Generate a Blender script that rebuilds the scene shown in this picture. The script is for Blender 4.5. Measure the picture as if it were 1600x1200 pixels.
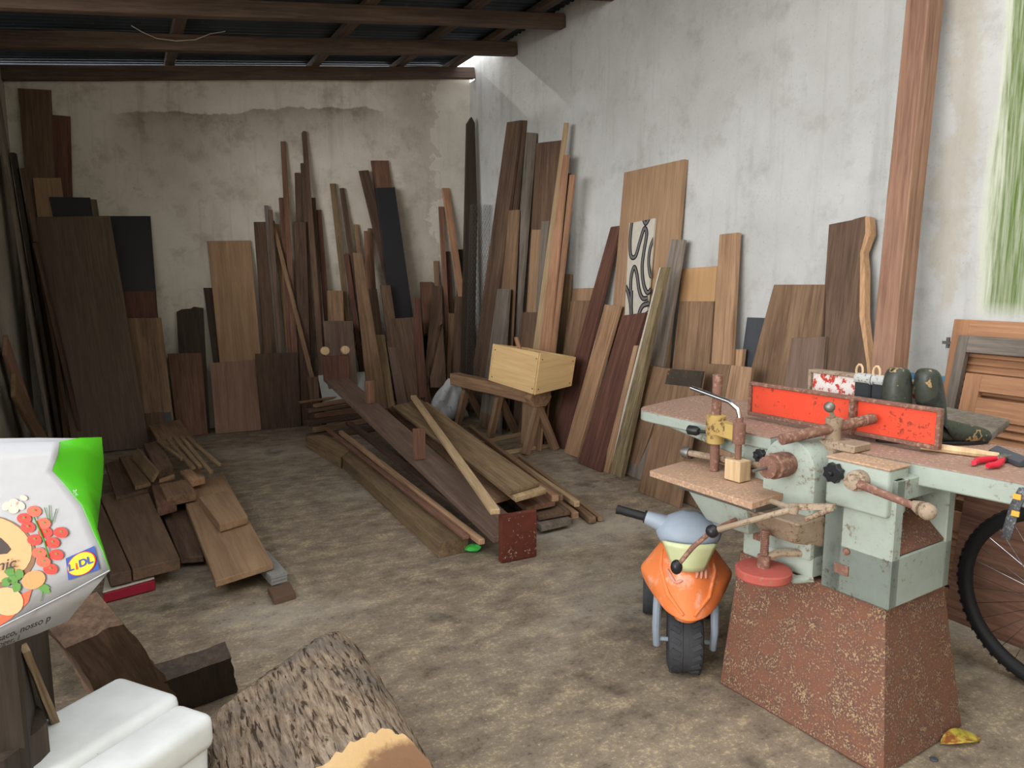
import bpy, bmesh, math, random
from mathutils import Vector, Matrix
for o in list(bpy.data.objects): bpy.data.objects.remove(o)
random.seed(7)
S = bpy.context.scene
COL = S.collection
# ------------------------------------------------------------------ camera
FPX, CAMH = 1150.0, 1.42
PITCH, YAW = math.atan(164/1150), math.radians(27.9)
FW = Vector((math.sin(YAW)*math.cos(PITCH), math.cos(YAW)*math.cos(PITCH), -math.sin(PITCH)))
RT = Vector((math.cos(YAW), -math.sin(YAW), 0)); UP = RT.cross(FW)
CAM = Vector((0, 0, CAMH))
cd = bpy.data.cameras.new('camera'); cam = bpy.data.objects.new('camera', cd); COL.objects.link(cam)
cam.matrix_world = Matrix.Translation(CAM) @ Matrix((RT, UP, -FW)).transposed().to_4x4()
cd.sensor_fit = 'HORIZONTAL'; cd.sensor_width = 36; cd.lens = FPX/1600*36; cd.clip_start = .02
S.camera = cam
# ------------------------------------------------------------------ light
w = bpy.data.worlds.new('sky'); S.world = w; w.use_nodes = True
bg = w.node_tree.nodes['Background']; bg.inputs[0].default_value = (.95, .97, 1, 1); bg.inputs[1].default_value = 1.75
def area(name, loc, target, sx, sy, power, col):
    l = bpy.data.lights.new(name, 'AREA'); l.shape = 'RECTANGLE'; l.size = sx; l.size_y = sy; l.energy = power; l.color = col
    o = bpy.data.objects.new(name, l); COL.objects.link(o); o.location = loc
    o.rotation_euler = (Vector(target)-Vector(loc)).to_track_quat('-Z', 'Y').to_euler(); return o
area('daylight_side_opening', (-13, -4.2, 3.4), (2.4, 3.6, 1.3), 10, 6, 1150, (1, .985, .96))
sun = bpy.data.lights.new('sun', 'SUN'); sun.energy = 1.5; sun.angle = .03; sun.color = (1, .95, .85)
so = bpy.data.objects.new('sun', sun); COL.objects.link(so)
so.rotation_euler = Vector((.16, -1, -.62)).to_track_quat('-Z', 'Y').to_euler()
S.view_settings.view_transform = 'Standard'; S.view_settings.look = 'None'
S.view_settings.gamma = 1; S.view_settings.use_curve_mapping = False
S.view_settings.exposure = 0.9
# ------------------------------------------------------------------ pixel -> place helpers
def ray(x, y): return FW + RT*((x-800)/FPX) - UP*((y-600)/FPX)
def PZ(x, y, z=0.0):
    d = ray(x, y); return CAM + d*((z-CAMH)/d.z)
def PYY(x, y, Y):
    d = ray(x, y); return CAM + d*(Y/d.y)
def PXX(x, y, X):
    d = ray(x, y); return CAM + d*(X/d.x)
def PD(x, y, dep): return CAM + ray(x, y)*dep
def PPL(x, y, p0, n):
    d = ray(x, y); return CAM + d*((p0-CAM).dot(n)/d.dot(n))
# ------------------------------------------------------------------ materials
def lin(h):
    h = h.lstrip('#'); f = lambda c: c/12.92 if c <= .04045 else ((c+.055)/1.055)**2.4
    return tuple(f(int(h[i:i+2], 16)/255) for i in (0, 2, 4)) + (1,)
class NT:
    def __init__(s, name):
        s.m = bpy.data.materials.new(name); s.m.use_nodes = True; s.t = s.m.node_tree
        s.b = s.t.nodes['Principled BSDF']
    def n(s, typ, **k):
        nd = s.t.nodes.new(typ)
        for a, v in k.items():
            if a.startswith('i_'):
                key = a[2:]; key = int(key) if key.isdigit() else key.replace('_', ' ')
                nd.inputs[key].default_value = v
            else: setattr(nd, a, v)
        return nd
    def l(s, a, b): s.t.links.new(a, b)
    def coords(s, scale=(1, 1, 1), rnd=True, kind='Object'):
        tc = s.n('ShaderNodeTexCoord'); mp = s.n('ShaderNodeMapping'); mp.inputs['Scale'].default_value = scale
        s.l(tc.outputs[kind], mp.inputs['Vector'])
        if rnd:
            oi = s.n('ShaderNodeObjectInfo'); mu = s.n('ShaderNodeMath', operation='MULTIPLY'); mu.inputs[1].default_value = 57
            s.l(oi.outputs['Random'], mu.inputs[0]); s.l(mu.outputs[0], mp.inputs['Location'])
        return mp.outputs[0]
    def noise(s, vec, scale, detail=4, rough=.55, dist=0):
        n = s.n('ShaderNodeTexNoise'); n.inputs['Scale'].default_value = scale; n.inputs['Detail'].default_value = detail
        n.inputs['Roughness'].default_value = rough; n.inputs['Distortion'].default_value = dist
        s.l(vec, n.inputs['Vector']); return n.outputs[0]
    def ramp(s, fac, stops):
        r = s.n('ShaderNodeValToRGB'); e = r.color_ramp.elements
        while len(e) < len(stops): e.new(.5)
        for i, (p, c) in enumerate(stops):
            e[i].position = p; e[i].color = c if isinstance(c, tuple) else (lin(c) if isinstance(c, str) else (c, c, c, 1))
        s.l(fac, r.inputs[0]); return r.outputs[0]
    def mix(s, fac, a, b, mode='MIX'):
        m = s.n('ShaderNodeMix', data_type='RGBA', blend_type=mode)
        for sock, v in ((m.inputs[0], fac), (m.inputs[6], a), (m.inputs[7], b)):
            if isinstance(v, str): sock.default_value = lin(v)
            elif isinstance(v, (int, float)): sock.default_value = v
            elif isinstance(v, tuple): sock.default_value = v
            else: s.l(v, sock)
        return m.outputs[2]
    def math(s, op, a, b=None, c=None):
        m = s.n('ShaderNodeMath', operation=op)
        for i, v in enumerate((a, b, c)):
            if v is None: continue
            if isinstance(v, (int, float)): m.inputs[i].default_value = v
            else: s.l(v, m.inputs[i])
        return m.outputs[0]
    def bump(s, h, strength=.3, dist=.01):
        b = s.n('ShaderNodeBump'); b.inputs['Strength'].default_value = strength; b.inputs['Distance'].default_value = dist
        s.l(h, b.inputs['Height']); s.l(b.outputs[0], s.b.inputs['Normal'])
    def out(s, col, rough=.7, metal=0.0, spec=.3):
        if isinstance(col, str): s.b.inputs['Base Color'].default_value = lin(col)
        elif isinstance(col, tuple): s.b.inputs['Base Color'].default_value = col
        else: s.l(col, s.b.inputs['Base Color'])
        if isinstance(rough, (int, float)): s.b.inputs['Roughness'].default_value = rough
        else: s.l(rough, s.b.inputs['Roughness'])
        s.b.inputs['Metallic'].default_value = metal; s.b.inputs['Specular IOR Level'].default_value = spec
        return s.m
def wood(name, dark, light, rough=.72, grain=1.0, vary=.28, stain=.35):
    """grain runs along local Z; each object shifts the pattern and its tone"""
    t = NT(name); v = t.coords((1, 1, .055))
    g = t.noise(v, 75*grain, 5, .6, .6); g2 = t.noise(v, 16*grain, 3, .5, 1.2)
    f = t.math('ADD', t.math('MULTIPLY', g, .55), t.math('MULTIPLY', g2, .45))
    c = t.ramp(f, [(.34, dark), (.64, light)])
    v2 = t.coords((1, 1, .4)); st = t.noise(v2, 5, 5, .65)
    c = t.mix(t.ramp(st, [(.45, 0.0), (.75, stain)]), c, '#2a1c13')
    oi = t.n('ShaderNodeObjectInfo'); hs = t.n('ShaderNodeHueSaturation')
    t.l(c, hs.inputs['Color']); hs.inputs['Saturation'].default_value = .82
    t.l(t.math('MULTIPLY_ADD', oi.outputs['Random'], vary, 1-vary/2), hs.inputs['Value'])
    t.bump(g, .25, .004)
    return t.out(hs.outputs[0], rough)
def plain(name, col, rough=.6, metal=0., var=.25, scale=25, bump=0.0, spec=.3):
    t = NT(name); n = t.noise(t.coords(), scale, 4)
    c = t.mix(t.math('MULTIPLY', n, var), col, '#1a1512')
    if bump: t.bump(n, bump, .004)
    return t.out(c, rough, metal, spec)
def speck(name, base, spots, lo=.52, hi=.6, scale=60, base2=None, rough=.7, bump=.2, metal=0.):
    t = NT(name); v = t.coords()
    n = t.noise(v, scale, 5, .65); big = t.noise(v, scale*.12, 4, .6)
    c = t.mix(t.ramp(big, [(.4, 0.0), (.65, 1.0)]), base, base2 or base)
    f = t.math('ADD', t.math('MULTIPLY', n, .7), t.math('MULTIPLY', big, .3))
    c = t.mix(t.ramp(f, [(lo, 0.0), (hi, 1.0)]), c, spots)
    t.bump(n, bump, .004); return t.out(c, rough, metal)
M = {}
M['dark'] = wood('wood_dark', '#3f2c20', '#6a4d38')
M['umber'] = wood('wood_umber', '#4b3425', '#795a40')
M['brown'] = wood('wood_brown', '#6b4b2f', '#9b754d')
M['red'] = wood('wood_red', '#5f3a27', '#8f5f42')
M['deepred'] = wood('wood_deep_red', '#4a291d', '#74442f')
M['orange'] = wood('wood_orange', '#8f5c37', '#b98252')
M['tan'] = wood('wood_tan', '#8d6743', '#ad8558', grain=.7, stain=.15, vary=.18)
M['pale'] = wood('wood_pale', '#a4814f', '#cdab77', stain=.2)
M['yellow'] = wood('wood_yellow', '#c79a50', '#dcb468', grain=.8, stain=.05, vary=.08)
M['ochre'] = wood('wood_ochre', '#b98543', '#c79450', grain=.6, stain=.05, vary=.05)
M['grey'] = wood('wood_grey', '#5d5145', '#8d8072')
M['olive'] = wood('wood_olive', '#6a5232', '#9c7d50', stain=.5)
M['moss'] = wood('wood_moss', '#4f4229', '#9a8459', grain=1.6, stain=.5)
M['pink'] = wood('wood_pinkish', '#8a6049', '#a97d62', stain=.2)
M['purple'] = wood('wood_purple_brown', '#5a4336', '#7d6250')
M['char'] = wood('wood_charred', '#2c231b', '#4a3b2d')
M['pine'] = wood('wood_pine_red', '#875d39', '#b98c5c', grain=.8, stain=.3)
M['timber'] = wood('wood_leaning_timber', '#764a32', '#a87857', grain=.8, stain=.35)
M['beam'] = wood('wood_roof_beam', '#43342a', '#6d5646')
M['black'] = plain('black_laminate', '#2b2b31', .5)
M['whitewood'] = plain('white_painted_wood', '#cfc8ba', .6)
M['greyboard'] = plain('grey_board', '#b9bcb8', .5, var=.2, scale=12)
M['slate'] = plain('slate_grey_laminate', '#4c4f54', .5)
M['redpaint'] = speck('red_painted_wood', '#6b3628', '#b39a8b', .60, .64, 75, '#5c2d22')
M['rubber'] = plain('black_rubber', '#1f2022', .55, var=.1)
M['tyre'] = plain('dusty_tyre_rubber', '#47494d', .8, var=.5, scale=40)
M['blackplastic'] = plain('black_plastic', '#232326', .35, var=.1)
M['steel'] = plain('bright_steel', '#c9c9c9', .25, 1.0, .1)
M['dullsteel'] = plain('dull_steel', '#8b8680', .5, .8, .3)
M['white'] = speck('dirty_white_plastic', '#e2e4e3', '#8a877f', .68, .72, 70, '#d6d8d6', rough=.4, bump=.02)
# ------------------------------------------------------------------ mesh builders
class MB:
    def __init__(s): s.v = []; s.f = []
    def add(s, vs, fs):
        k = len(s.v); s.v += [Vector(p) for p in vs]; s.f += [tuple(i+k for i in f) for f in fs]; return s
    def box(s, c, d, rot=None):
        x, y, z = d[0]/2, d[1]/2, d[2]/2; R = rot or Matrix.Identity(3); c = Vector(c)
        P = [c + R @ Vector(q) for q in ((-x,-y,-z),(x,-y,-z),(x,y,-z),(-x,y,-z),(-x,-y,z),(x,-y,z),(x,y,z),(-x,y,z))]
        return s.add(P, [(0,3,2,1),(4,5,6,7),(0,1,5,4),(1,2,6,5),(2,3,7,6),(3,0,4,7)])
    def b6(s, x0, x1, y0, y1, z0, z1): return s.box(((x0+x1)/2,(y0+y1)/2,(z0+z1)/2), (x1-x0,y1-y0,z1-z0))
    def tube(s, pts, r, n=10, cap=True):
        pts = [Vector(p) for p in pts]; rs = r if isinstance(r, (list, tuple)) else [r]*len(pts)
        vs = []; ref = None
        for i, p in enumerate(pts):
            t = (pts[min(i+1, len(pts)-1)] - pts[max(i-1, 0)]).normalized()
            if ref is None: ref = Vector((0,0,1)) if abs(t.z) < .9 else Vector((1,0,0))
            u = t.cross(ref).normalized(); w_ = u.cross(t).normalized(); ref = w_
            vs += [p + (u*math.cos(a) + w_*math.sin(a))*rs[i] for a in [2*math.pi*j/n for j in range(n)]]
        fs = [(i*n+j, i*n+(j+1) % n, (i+1)*n+(j+1) % n, (i+1)*n+j) for i in range(len(pts)-1) for j in range(n)]
        if cap: fs += [tuple(range(n))[::-1], tuple(range((len(pts)-1)*n, len(pts)*n))]
        return s.add(vs, fs)
    def lathe(s, prof, origin=(0,0,0), axis=(0,0,1), n=20):
        """prof: (radius, height) pairs along axis"""
        a = Vector(axis).normalized(); ref = Vector((0,0,1)) if abs(a.z) < .9 else Vector((1,0,0))
        u = a.cross(ref).normalized(); w_ = a.cross(u); o = Vector(origin); vs = []
        for r, h in prof: vs += [o + a*h + (u*math.cos(t)+w_*math.sin(t))*max(r, 1e-4) for t in [2*math.pi*j/n for j in range(n)]]
        fs = [(i*n+j, i*n+(j+1) % n, (i+1)*n+(j+1) % n, (i+1)*n+j) for i in range(len(prof)-1) for j in range(n)]
        fs += [tuple(range(n))[::-1], tuple(range((len(prof)-1)*n, len(prof)*n))]
        return s.add(vs, fs)
    def ball(s, c, r, n=14, sc=(1,1,1)):
        c = Vector(c); m = n//2; vs = []
        for i in range(1, m):
            p = math.pi*i/m
            vs += [c + Vector((r*sc[0]*math.sin(p)*math.cos(2*math.pi*j/n), r*sc[1]*math.sin(p)*math.sin(2*math.pi*j/n), r*sc[2]*math.cos(p))) for j in range(n)]
        fs = [(i*n+j, (i+1)*n+j, (i+1)*n+(j+1) % n, i*n+(j+1) % n) for i in range(m-2) for j in range(n)]
        k = len(vs); vs += [c+Vector((0,0,r*sc[2])), c-Vector((0,0,r*sc[2]))]
        fs += [(k, j, (j+1) % n) for j in range(n)] + [(k+1, (m-2)*n+(j+1) % n, (m-2)*n+j) for j in range(n)]
        return s.add(vs, fs)
    def prism(s, poly, d):
        """poly: 3D points (front face), extruded by vector d"""
        P = [Vector(p) for p in poly]; d = Vector(d); n = len(P)
        return s.add(P + [p+d for p in P], [tuple(range(n)), tuple(range(2*n-1, n-1, -1))] + [(i, i+n, (i+1) % n+n, (i+1) % n) for i in range(n)])
    def grid(s, fn, nu, nv, closed_u=False):
        vs = [fn(i/(nu if closed_u else nu-1), j/(nv-1)) for j in range(nv) for i in range(nu)]
        fs = [(j*nu+i, j*nu+(i+1) % nu, (j+1)*nu+(i+1) % nu, (j+1)*nu+i) for j in range(nv-1) for i in range(nu if closed_u else nu-1)]
        return s.add(vs, fs)
    def build(s, name, mat, parent=None, bevel=0, smooth=.6, sub=0, solid=0, segs=1):
        me = bpy.data.meshes.new(name); bm = bmesh.new(); vs = [bm.verts.new(p) for p in s.v]
        for f in s.f:
            try: bm.faces.new([vs[i] for i in f])
            except ValueError: pass
        bmesh.ops.recalc_face_normals(bm, faces=bm.faces)
        if bevel: bmesh.ops.bevel(bm, geom=[e for e in bm.edges if len(e.link_faces) == 2 and e.calc_face_angle(0) > .5], offset=bevel, segments=segs, affect='EDGES', profile=.5, clamp_overlap=True)
        bm.to_mesh(me); bm.free()
        if smooth:
            me.polygons.foreach_set('use_smooth', [True]*len(me.polygons)); me.set_sharp_from_angle(angle=smooth)
        if mat: me.materials.append(M[mat] if isinstance(mat, str) else mat)
        o = bpy.data.objects.new(name, me); COL.objects.link(o); o.parent = parent
        if solid: md = o.modifiers.new('solid', 'SOLIDIFY'); md.thickness = solid; md.offset = -1
        if sub: md = o.modifiers.new('sub', 'SUBSURF'); md.levels = sub; md.render_levels = sub
        return o
def tag(o, label=None, cat=None, group=None, kind=None):
    for k, v in (('label', label), ('category', cat), ('group', group), ('kind', kind)):
        if v: o[k] = v
    return o
def thing(name, label, cat, loc=(0,0,0), rz=0, group=None):
    o = bpy.data.objects.new(name, None); COL.objects.link(o); o.location = loc; o.rotation_euler = (0,0,rz); o.empty_display_size = .1
    return tag(o, label, cat, group)
def recenter(o, origin, R=None):
    """move the mesh into a local frame (origin, 3x3 R with columns local axes); world look unchanged"""
    Mw = Matrix.Translation(Vector(origin)) @ (R.to_4x4() if R else Matrix.Identity(4))
    o.data.transform(Mw.inverted()); o.matrix_world = Mw; return o
def frame(zaxis, yhint):
    z = Vector(zaxis).normalized(); x = Vector(yhint).cross(z).normalized(); y = z.cross(x)
    return Matrix((x, y, z)).transposed()
# ================================================================== the room shell
XR, YB, XL = 3.46, 7.5, -.72
RZ = lambda x: 3.565 + (x-XR)*.1215            # centre height of the sloping rafters
def plaster(name, hi, lo, dirt, kind):
    t = NT(name); v = t.coords(rnd=False); sp = t.n('ShaderNodeSeparateXYZ'); t.l(v, sp.inputs[0]); X, Y, Z = sp.outputs
    big = t.noise(v, 1.1, 6, .65); mid = t.noise(v, 4.5, 6, .7); fine = t.noise(v, 60, 4, .7); streak = t.noise(t.coords((6, 6, .5), rnd=False), 1.6, 5, .6)
    c = t.mix(t.ramp(big, [(.38, 0.0), (.62, 1.0)]), hi, lo)
    c = t.mix(t.ramp(mid, [(.52, 0.0), (.72, .55)]), c, dirt)
    c = t.mix(t.ramp(fine, [(.60, 0.0), (.70, .45)]), c, dirt)
    c = t.mix(t.ramp(streak, [(.55, 0.0), (.75, .4)]), c, dirt)
    chip = t.noise(v, 22, 3, .8, 1.5); c = t.mix(t.ramp(chip, [(.745, 0.0), (.755, .9)]), c, '#3b352d')
    if kind == 'back':
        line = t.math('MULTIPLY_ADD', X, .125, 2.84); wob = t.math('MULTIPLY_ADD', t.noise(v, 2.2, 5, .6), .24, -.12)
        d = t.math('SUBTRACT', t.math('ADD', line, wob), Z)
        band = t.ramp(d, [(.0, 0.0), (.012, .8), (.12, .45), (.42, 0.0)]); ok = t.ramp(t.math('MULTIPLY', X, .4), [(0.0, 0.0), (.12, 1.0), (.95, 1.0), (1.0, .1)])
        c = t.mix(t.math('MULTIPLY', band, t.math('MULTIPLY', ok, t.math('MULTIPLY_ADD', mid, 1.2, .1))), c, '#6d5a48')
        edge = t.math('ADD', X, t.math('MULTIPLY_ADD', t.noise(v, 3.2, 5, .7), 1.1, -.55)); pa = t.ramp(t.math('MULTIPLY', edge, .25), [(.765, 0.0), (.77, .8)])
        c = t.mix(t.math('MULTIPLY', pa, .6), c, '#c6c1b6')
        pt = t.math('MULTIPLY', t.ramp(t.math('MULTIPLY', edge, .25), [(.60, 0.0), (.70, .4), (.76, .4), (.765, 0.0)]), t.ramp(Z, [(.5, .2), (1.0, 1.0)]))
        c = t.mix(pt, c, '#8d8272')
    if kind == 'right':
        wob = t.math('MULTIPLY_ADD', t.noise(t.coords((8, 8, .6), rnd=False), 2.5, 5, .7), .16, -.08); yy = t.math('ADD', Y, wob)
        zz = t.ramp(t.math('MULTIPLY_ADD', Z, .5, 0), [(.62, 0.0), (.66, 1.0)])
        yn = t.math('MULTIPLY', yy, .25)
        c = t.mix(t.math('MULTIPLY', zz, t.ramp(yn, [(.492, .8), (.503, .0)])), c, '#cfd4bd')
        st = t.noise(t.coords((14, 14, .5), rnd=False), 6, 5, .7)
        gr = t.math('MULTIPLY', t.math('MULTIPLY', zz, t.ramp(yn, [(.484, 1.0), (.494, 0.0)])), t.ramp(st, [(.35, 1.0), (.62, .5)]))
        c = t.mix(gr, c, '#556b2a')
        w2 = t.math('ADD', Y, t.math('MULTIPLY_ADD', t.noise(v, 4, 5, .7), .4, -.2))
        c = t.mix(t.math('MULTIPLY', zz, t.ramp(t.math('MULTIPLY', w2, .25), [(.515, 0.0), (.53, .5), (.55, .5), (.56, 0.0)])), c, '#b0a591')
        blue = t.math('MULTIPLY', t.math('LESS_THAN', t.math('ADD', Z, t.math('MULTIPLY', fine, .01)), .965), t.math('LESS_THAN', Y, 2.7))
        c = t.mix(blue, c, '#5f93b4')
    h = t.math('ADD', t.math('MULTIPLY', fine, .5), mid); t.bump(h, .35, .012)
    return t.out(c, .9, spec=.15)
def floor_mat():
    t = NT('stained_concrete'); v = t.coords(rnd=False); vs = t.coords((.8, 1.15, 1), rnd=False)
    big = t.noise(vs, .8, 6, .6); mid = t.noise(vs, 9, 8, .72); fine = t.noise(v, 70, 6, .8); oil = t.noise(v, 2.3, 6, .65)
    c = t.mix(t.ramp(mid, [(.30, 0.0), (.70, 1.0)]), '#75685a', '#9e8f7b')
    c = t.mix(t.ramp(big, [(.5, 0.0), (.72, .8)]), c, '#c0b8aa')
    f2 = t.math('ADD', t.math('MULTIPLY', fine, .6), t.math('MULTIPLY', mid, .4))
    c = t.mix(t.ramp(f2, [(.53, 0.0), (.58, .75)]), c, '#c4b08a')
    c = t.mix(t.ramp(f2, [(.39, .7), (.46, 0.0)]), c, '#574b3e')
    c = t.mix(t.ramp(oil, [(.58, 0.0), (.68, .65)]), c, '#453c33')
    sp = t.n('ShaderNodeTexVoronoi'); sp.inputs['Scale'].default_value = 26; t.l(v, sp.inputs['Vector'])
    c = t.mix(t.math('MULTIPLY', t.ramp(sp.outputs['Distance'], [(.05, 1.0), (.09, 0.0)]), t.ramp(sp.outputs['Color'], [(.70, 0.0), (.74, .8)])), c, '#cfc0a0')
    t.bump(t.math('ADD', fine, mid), .3, .008)
    return t.out(c, t.ramp(oil, [(.5, .9), (.7, .6)]), spec=.2)
M['plaster_back'] = plaster('plaster_back', '#e4ded4', '#cec6b9', '#93867a', 'back')
M['plaster_right'] = plaster('plaster_right', '#c9cac8', '#babab7', '#999791', 'right')
M['plaster_left'] = plaster('plaster_left', '#bdb9b0', '#a49f95', '#7d7568', 'left')
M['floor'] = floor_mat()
M['sheet'] = speck('corrugated_sheet_underside', '#4a525a', '#66727d', .6, .75, 14, '#3c4248', rough=.55, metal=.3)
st = lambda o: tag(o, kind='structure')
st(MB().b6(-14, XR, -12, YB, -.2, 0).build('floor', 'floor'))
b = MB(); zl, zr = RZ(XL-.2)-.0, RZ(XR)-.0
b.prism([(XL-.2, YB, -.2), (XR, YB, -.2), (XR, YB, zr), (XL-.2, YB, zl)], (0, .18, 0)); st(b.build('wall_back', 'plaster_back'))
b = MB(); b.prism([(XR, -3.5, -.2), (XR, YB+.18, -.2), (XR, YB+.18, 3.5), (XR, YB-.12, 3.5), (XR, YB-.12, 3.8), (XR, -3.5, 3.8)], (.2, 0, 0)); st(b.build('wall_right', 'plaster_right'))
st(MB().b6(XL-.2, XL, 5.6, YB, 0, RZ(XL)+.04).build('wall_left', 'plaster_left'))
st(MB().b6(-4.5, XR, -2.4, -2.2, 0, 5.0).build('added_sky_blocker', 'plaster_left'))  # added unseen wall behind the camera, cuts sky light on the bag
st(MB().b6(XL-.2, XL, 2.2, 5.6, 0, 1.35).build('added_shade_parapet', 'plaster_left'))  # added unseen low wall, shades the back floor and left pile
# roof: corrugated sheets on purlins on sloping rafters
roof = bpy.data.objects.new('ceiling', None); COL.objects.link(roof); st(roof)
def sheet(y0, y1, dz):
    n = int((y1-y0)/.0127); xs = (XL-1.0, XR if y1 < 7.3 else XR-.2)
    def fn(u, v):
        y = y0+(y1-y0)*v; x = xs[0]+(xs[1]-xs[0])*u
        return Vector((x, y, RZ(x)+.125+dz+.011*math.sin(y/.076*2*math.pi)))
    return MB().grid(fn, 2, n).build('roof_sheet', 'sheet', roof, solid=.0015, smooth=1.2)
y = 1.8; k = 0
while y < 7.9:
    sheet(y, min(y+.88, 8.1), .004*(k % 2)); y += .82; k += 1
def bar(name, mat, p, q, w_, h_, parent=None, nrm=(0, 0, 1), jit=0.0, bevel=.004):
    """straight timber from p to q, w_ across, h_ along nrm, with its own local frame (Z along the bar)"""
    p, q = Vector(p), Vector(q); d = q-p; L = d.length; R = frame(d, nrm)
    m = MB(); n = 8 if jit else 1
    for i in range(n+1):
        ox, oy = (random.uniform(-jit, jit), random.uniform(-jit, jit)) if 0 < i < n else (0, 0)
        m.v += [Vector((sx*w_/2+ox, sy*h_/2+oy, L*i/n)) for sx, sy in ((-1,-1),(1,-1),(1,1),(-1,1))]
    for i in range(n): m.f += [(i*4+j, i*4+(j+1) % 4, i*4+4+(j+1) % 4, i*4+4+j) for j in range(4)]
    m.f += [(3,2,1,0), tuple(n*4+j for j in range(4))]
    o = m.build(name, mat, parent, bevel=bevel); o.matrix_world = Matrix.Translation(p) @ R.to_4x4(); return o
for i, (Y, h_) in enumerate(((7.38, .11), (6.45, .115), (5.6, .11), (4.87, .11))):
    bar('rafter', 'beam', (XL-.5, Y, RZ(XL-.5)), (XR-.01, Y, RZ(XR-.01)), .08, h_, roof, jit=.008)
for X in (3.2, 2.62, 1.78, .52):
    bar('purlin', 'beam', (X, 1.8, RZ(X)+.083), (X, 7.55, RZ(X)+.083), .08, .055, roof, jit=.004)
c = [PYY(205, 40, 6.4), PYY(222, 50, 6.4), PYY(245, 60, 6.4), PYY(275, 64, 6.4), PYY(305, 62, 6.4), PYY(328, 53, 6.4), PYY(352, 49, 6.4)]
tag(MB().tube(c, .0035, 6).build('hanging_wire', 'whitewood'), 'thin pale wire drooping under the roof sheets at upper left', 'wire')

# ================================================================== boards leaning on the walls
class Lean:
    def __init__(s, side):
        s.side = side; s.D = {}; s.ds, s.dz = .02, .04
    def dist(s, P): return {'back': YB-P.y, 'right': XR-P.x, 'left': P.x-XL}[s.side]
    def s_(s, P): return P.x if s.side == 'back' else P.y
    def plane(s, d0, d1, zt):
        k = (d1-d0)/zt                       # dist = d0 + k z
        if s.side == 'back': return Vector((0, YB-d0, 0)), Vector((0, -1, -k)).normalized()
        if s.side == 'right': return Vector((XR-d0, 0, 0)), Vector((-1, 0, -k)).normalized()
        return Vector((XL+d0, 0, 0)), Vector((1, 0, -k)).normalized()
    def wallpt(s, px, d):
        return {'back': lambda: PYY(*px, YB-d), 'right': lambda: PXX(*px, XR-d), 'left': lambda: PXX(*px, XL+d)}[s.side]()
    def inside(s, poly, a, z):
        c = False; n = len(poly)
        for i in range(n):
            (x1, z1), (x2, z2) = poly[i], poly[(i+1) % n]
            if (z1 > z) != (z2 > z) and a < (x2-x1)*(z-z1)/(z2-z1)+x1: c = not c
        return c
    def cells(s, P):
        poly = [(s.s_(p), p.z) for p in P]; a0 = min(p[0] for p in poly); a1 = max(p[0] for p in poly); z1 = max(p[1] for p in poly)
        out = []
        for i in range(int(a0/s.ds)-1, int(a1/s.ds)+2):
            for j in range(0, int(z1/s.dz)+2):
                a, z = (i+.5)*s.ds, (j+.5)*s.dz
                if s.inside(poly, a, z): out.append((i, j, z))
        return out
    def put(s, name, label, cat, mat, px, th=.02, d0=.26, foot=None, group=None, extend=True, d1=0):
        """px: outline TL, TR, ..., BR, BL as seen in the photo; runs on to the floor. foot: pixel where it stands, if it shows"""
        tl, tr = px[0], px[1]; br, bl = px[-2], px[-1]; fixed = foot is not None
        if fixed: d0 = s.dist(PZ(*foot))
        cap = max(.66 if s.side == 'back' else .46, d0); d1 = max(d1, th + .006); mid = ((tl[0]+tr[0])/2, (tl[1]+tr[1])/2)
        for it in range(60):
            zt = s.wallpt(mid, d1).z; p0, n = s.plane(d0, d1, zt)
            P = [PPL(*p, p0, n) for p in px]
            if extend:
                for a, b_ in ((-2, 1), (-1, 0)):
                    ref = P[b_] if len(px) == 4 else P[-3 if a == -2 else 0]
                    e = P[a]-ref
                    if e.z < -.01: P[a] = ref + e*(ref.z/(-e.z))
            up = rise0 = 0
            for i, j, z in s.cells(P):
                o = s.D.get((i, j), 0)+.002; t = min(z/zt, 1); back = d0+(d1-d0)*t-th*1.03
                de = o-back
                if de > 0:
                    if t > .5 or fixed: up = max(up, de/max(t, .5))
                    else: rise0 = max(rise0, de/(1-t*.6))
            if up < .001 and rise0 < .001: break
            a1, a0 = d1, d0
            d1 = min(d1+up, .36, d0-.02 if fixed else 9); d0 = d0 if fixed else min(max(d0+rise0, d1+.04), cap)
            if abs(a1-d1)+abs(a0-d0) < 1e-4: break
        for i, j, z in s.cells(P):
            t = min(z/zt, 1); s.D[(i, j)] = max(s.D.get((i, j), 0), d0+(d1-d0)*t)
        m = MB().prism(P, n*(-th)); o = m.build(name, mat, bevel=min(.002, th*.15))
        foot_c = (P[-1]+P[-2])/2; top_c = (P[0]+P[1])/2
        recenter(o, foot_c, frame(top_c-foot_c, n)); tag(o, label, cat, group)
        lo = min((o.matrix_world @ v.co).z for v in o.data.vertices); o.matrix_world = Matrix.Translation((0, 0, -lo)) @ o.matrix_world
        s.last = (P, n, th, d0, d1); return o
BK, RW, LW = Lean('back'), Lean('right'), Lean('left')
def q(x0, x1, y0, x2, x3, y1): return [(x0, y0), (x1, y0), (x3, y1), (x2, y1)]
B = BK.put
B('plywood_sheet', 'tall red-brown panel in the far left corner, beside the bare wall', 'panel', 'deepred', [(62,178),(110,182),(114,330),(66,330)], .02, .22)
B('plywood_sheet', 'tallest grey-brown panel in the far left corner, reaching nearly to the roof', 'panel', 'umber', [(28,138),(80,141),(88,330),(44,330)], .02, .28)
B('plywood_sheet', 'small pale tan panel peeking above the big dark panel', 'panel', 'tan', [(51,278),(95,278),(104,345),(59,345)], .018, .34)
B('plywood_sheet', 'narrow grey sliver of board beside the small black panel', 'board', 'grey', [(139,311),(151,312),(156,345),(144,345)], .012, .3)
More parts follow.
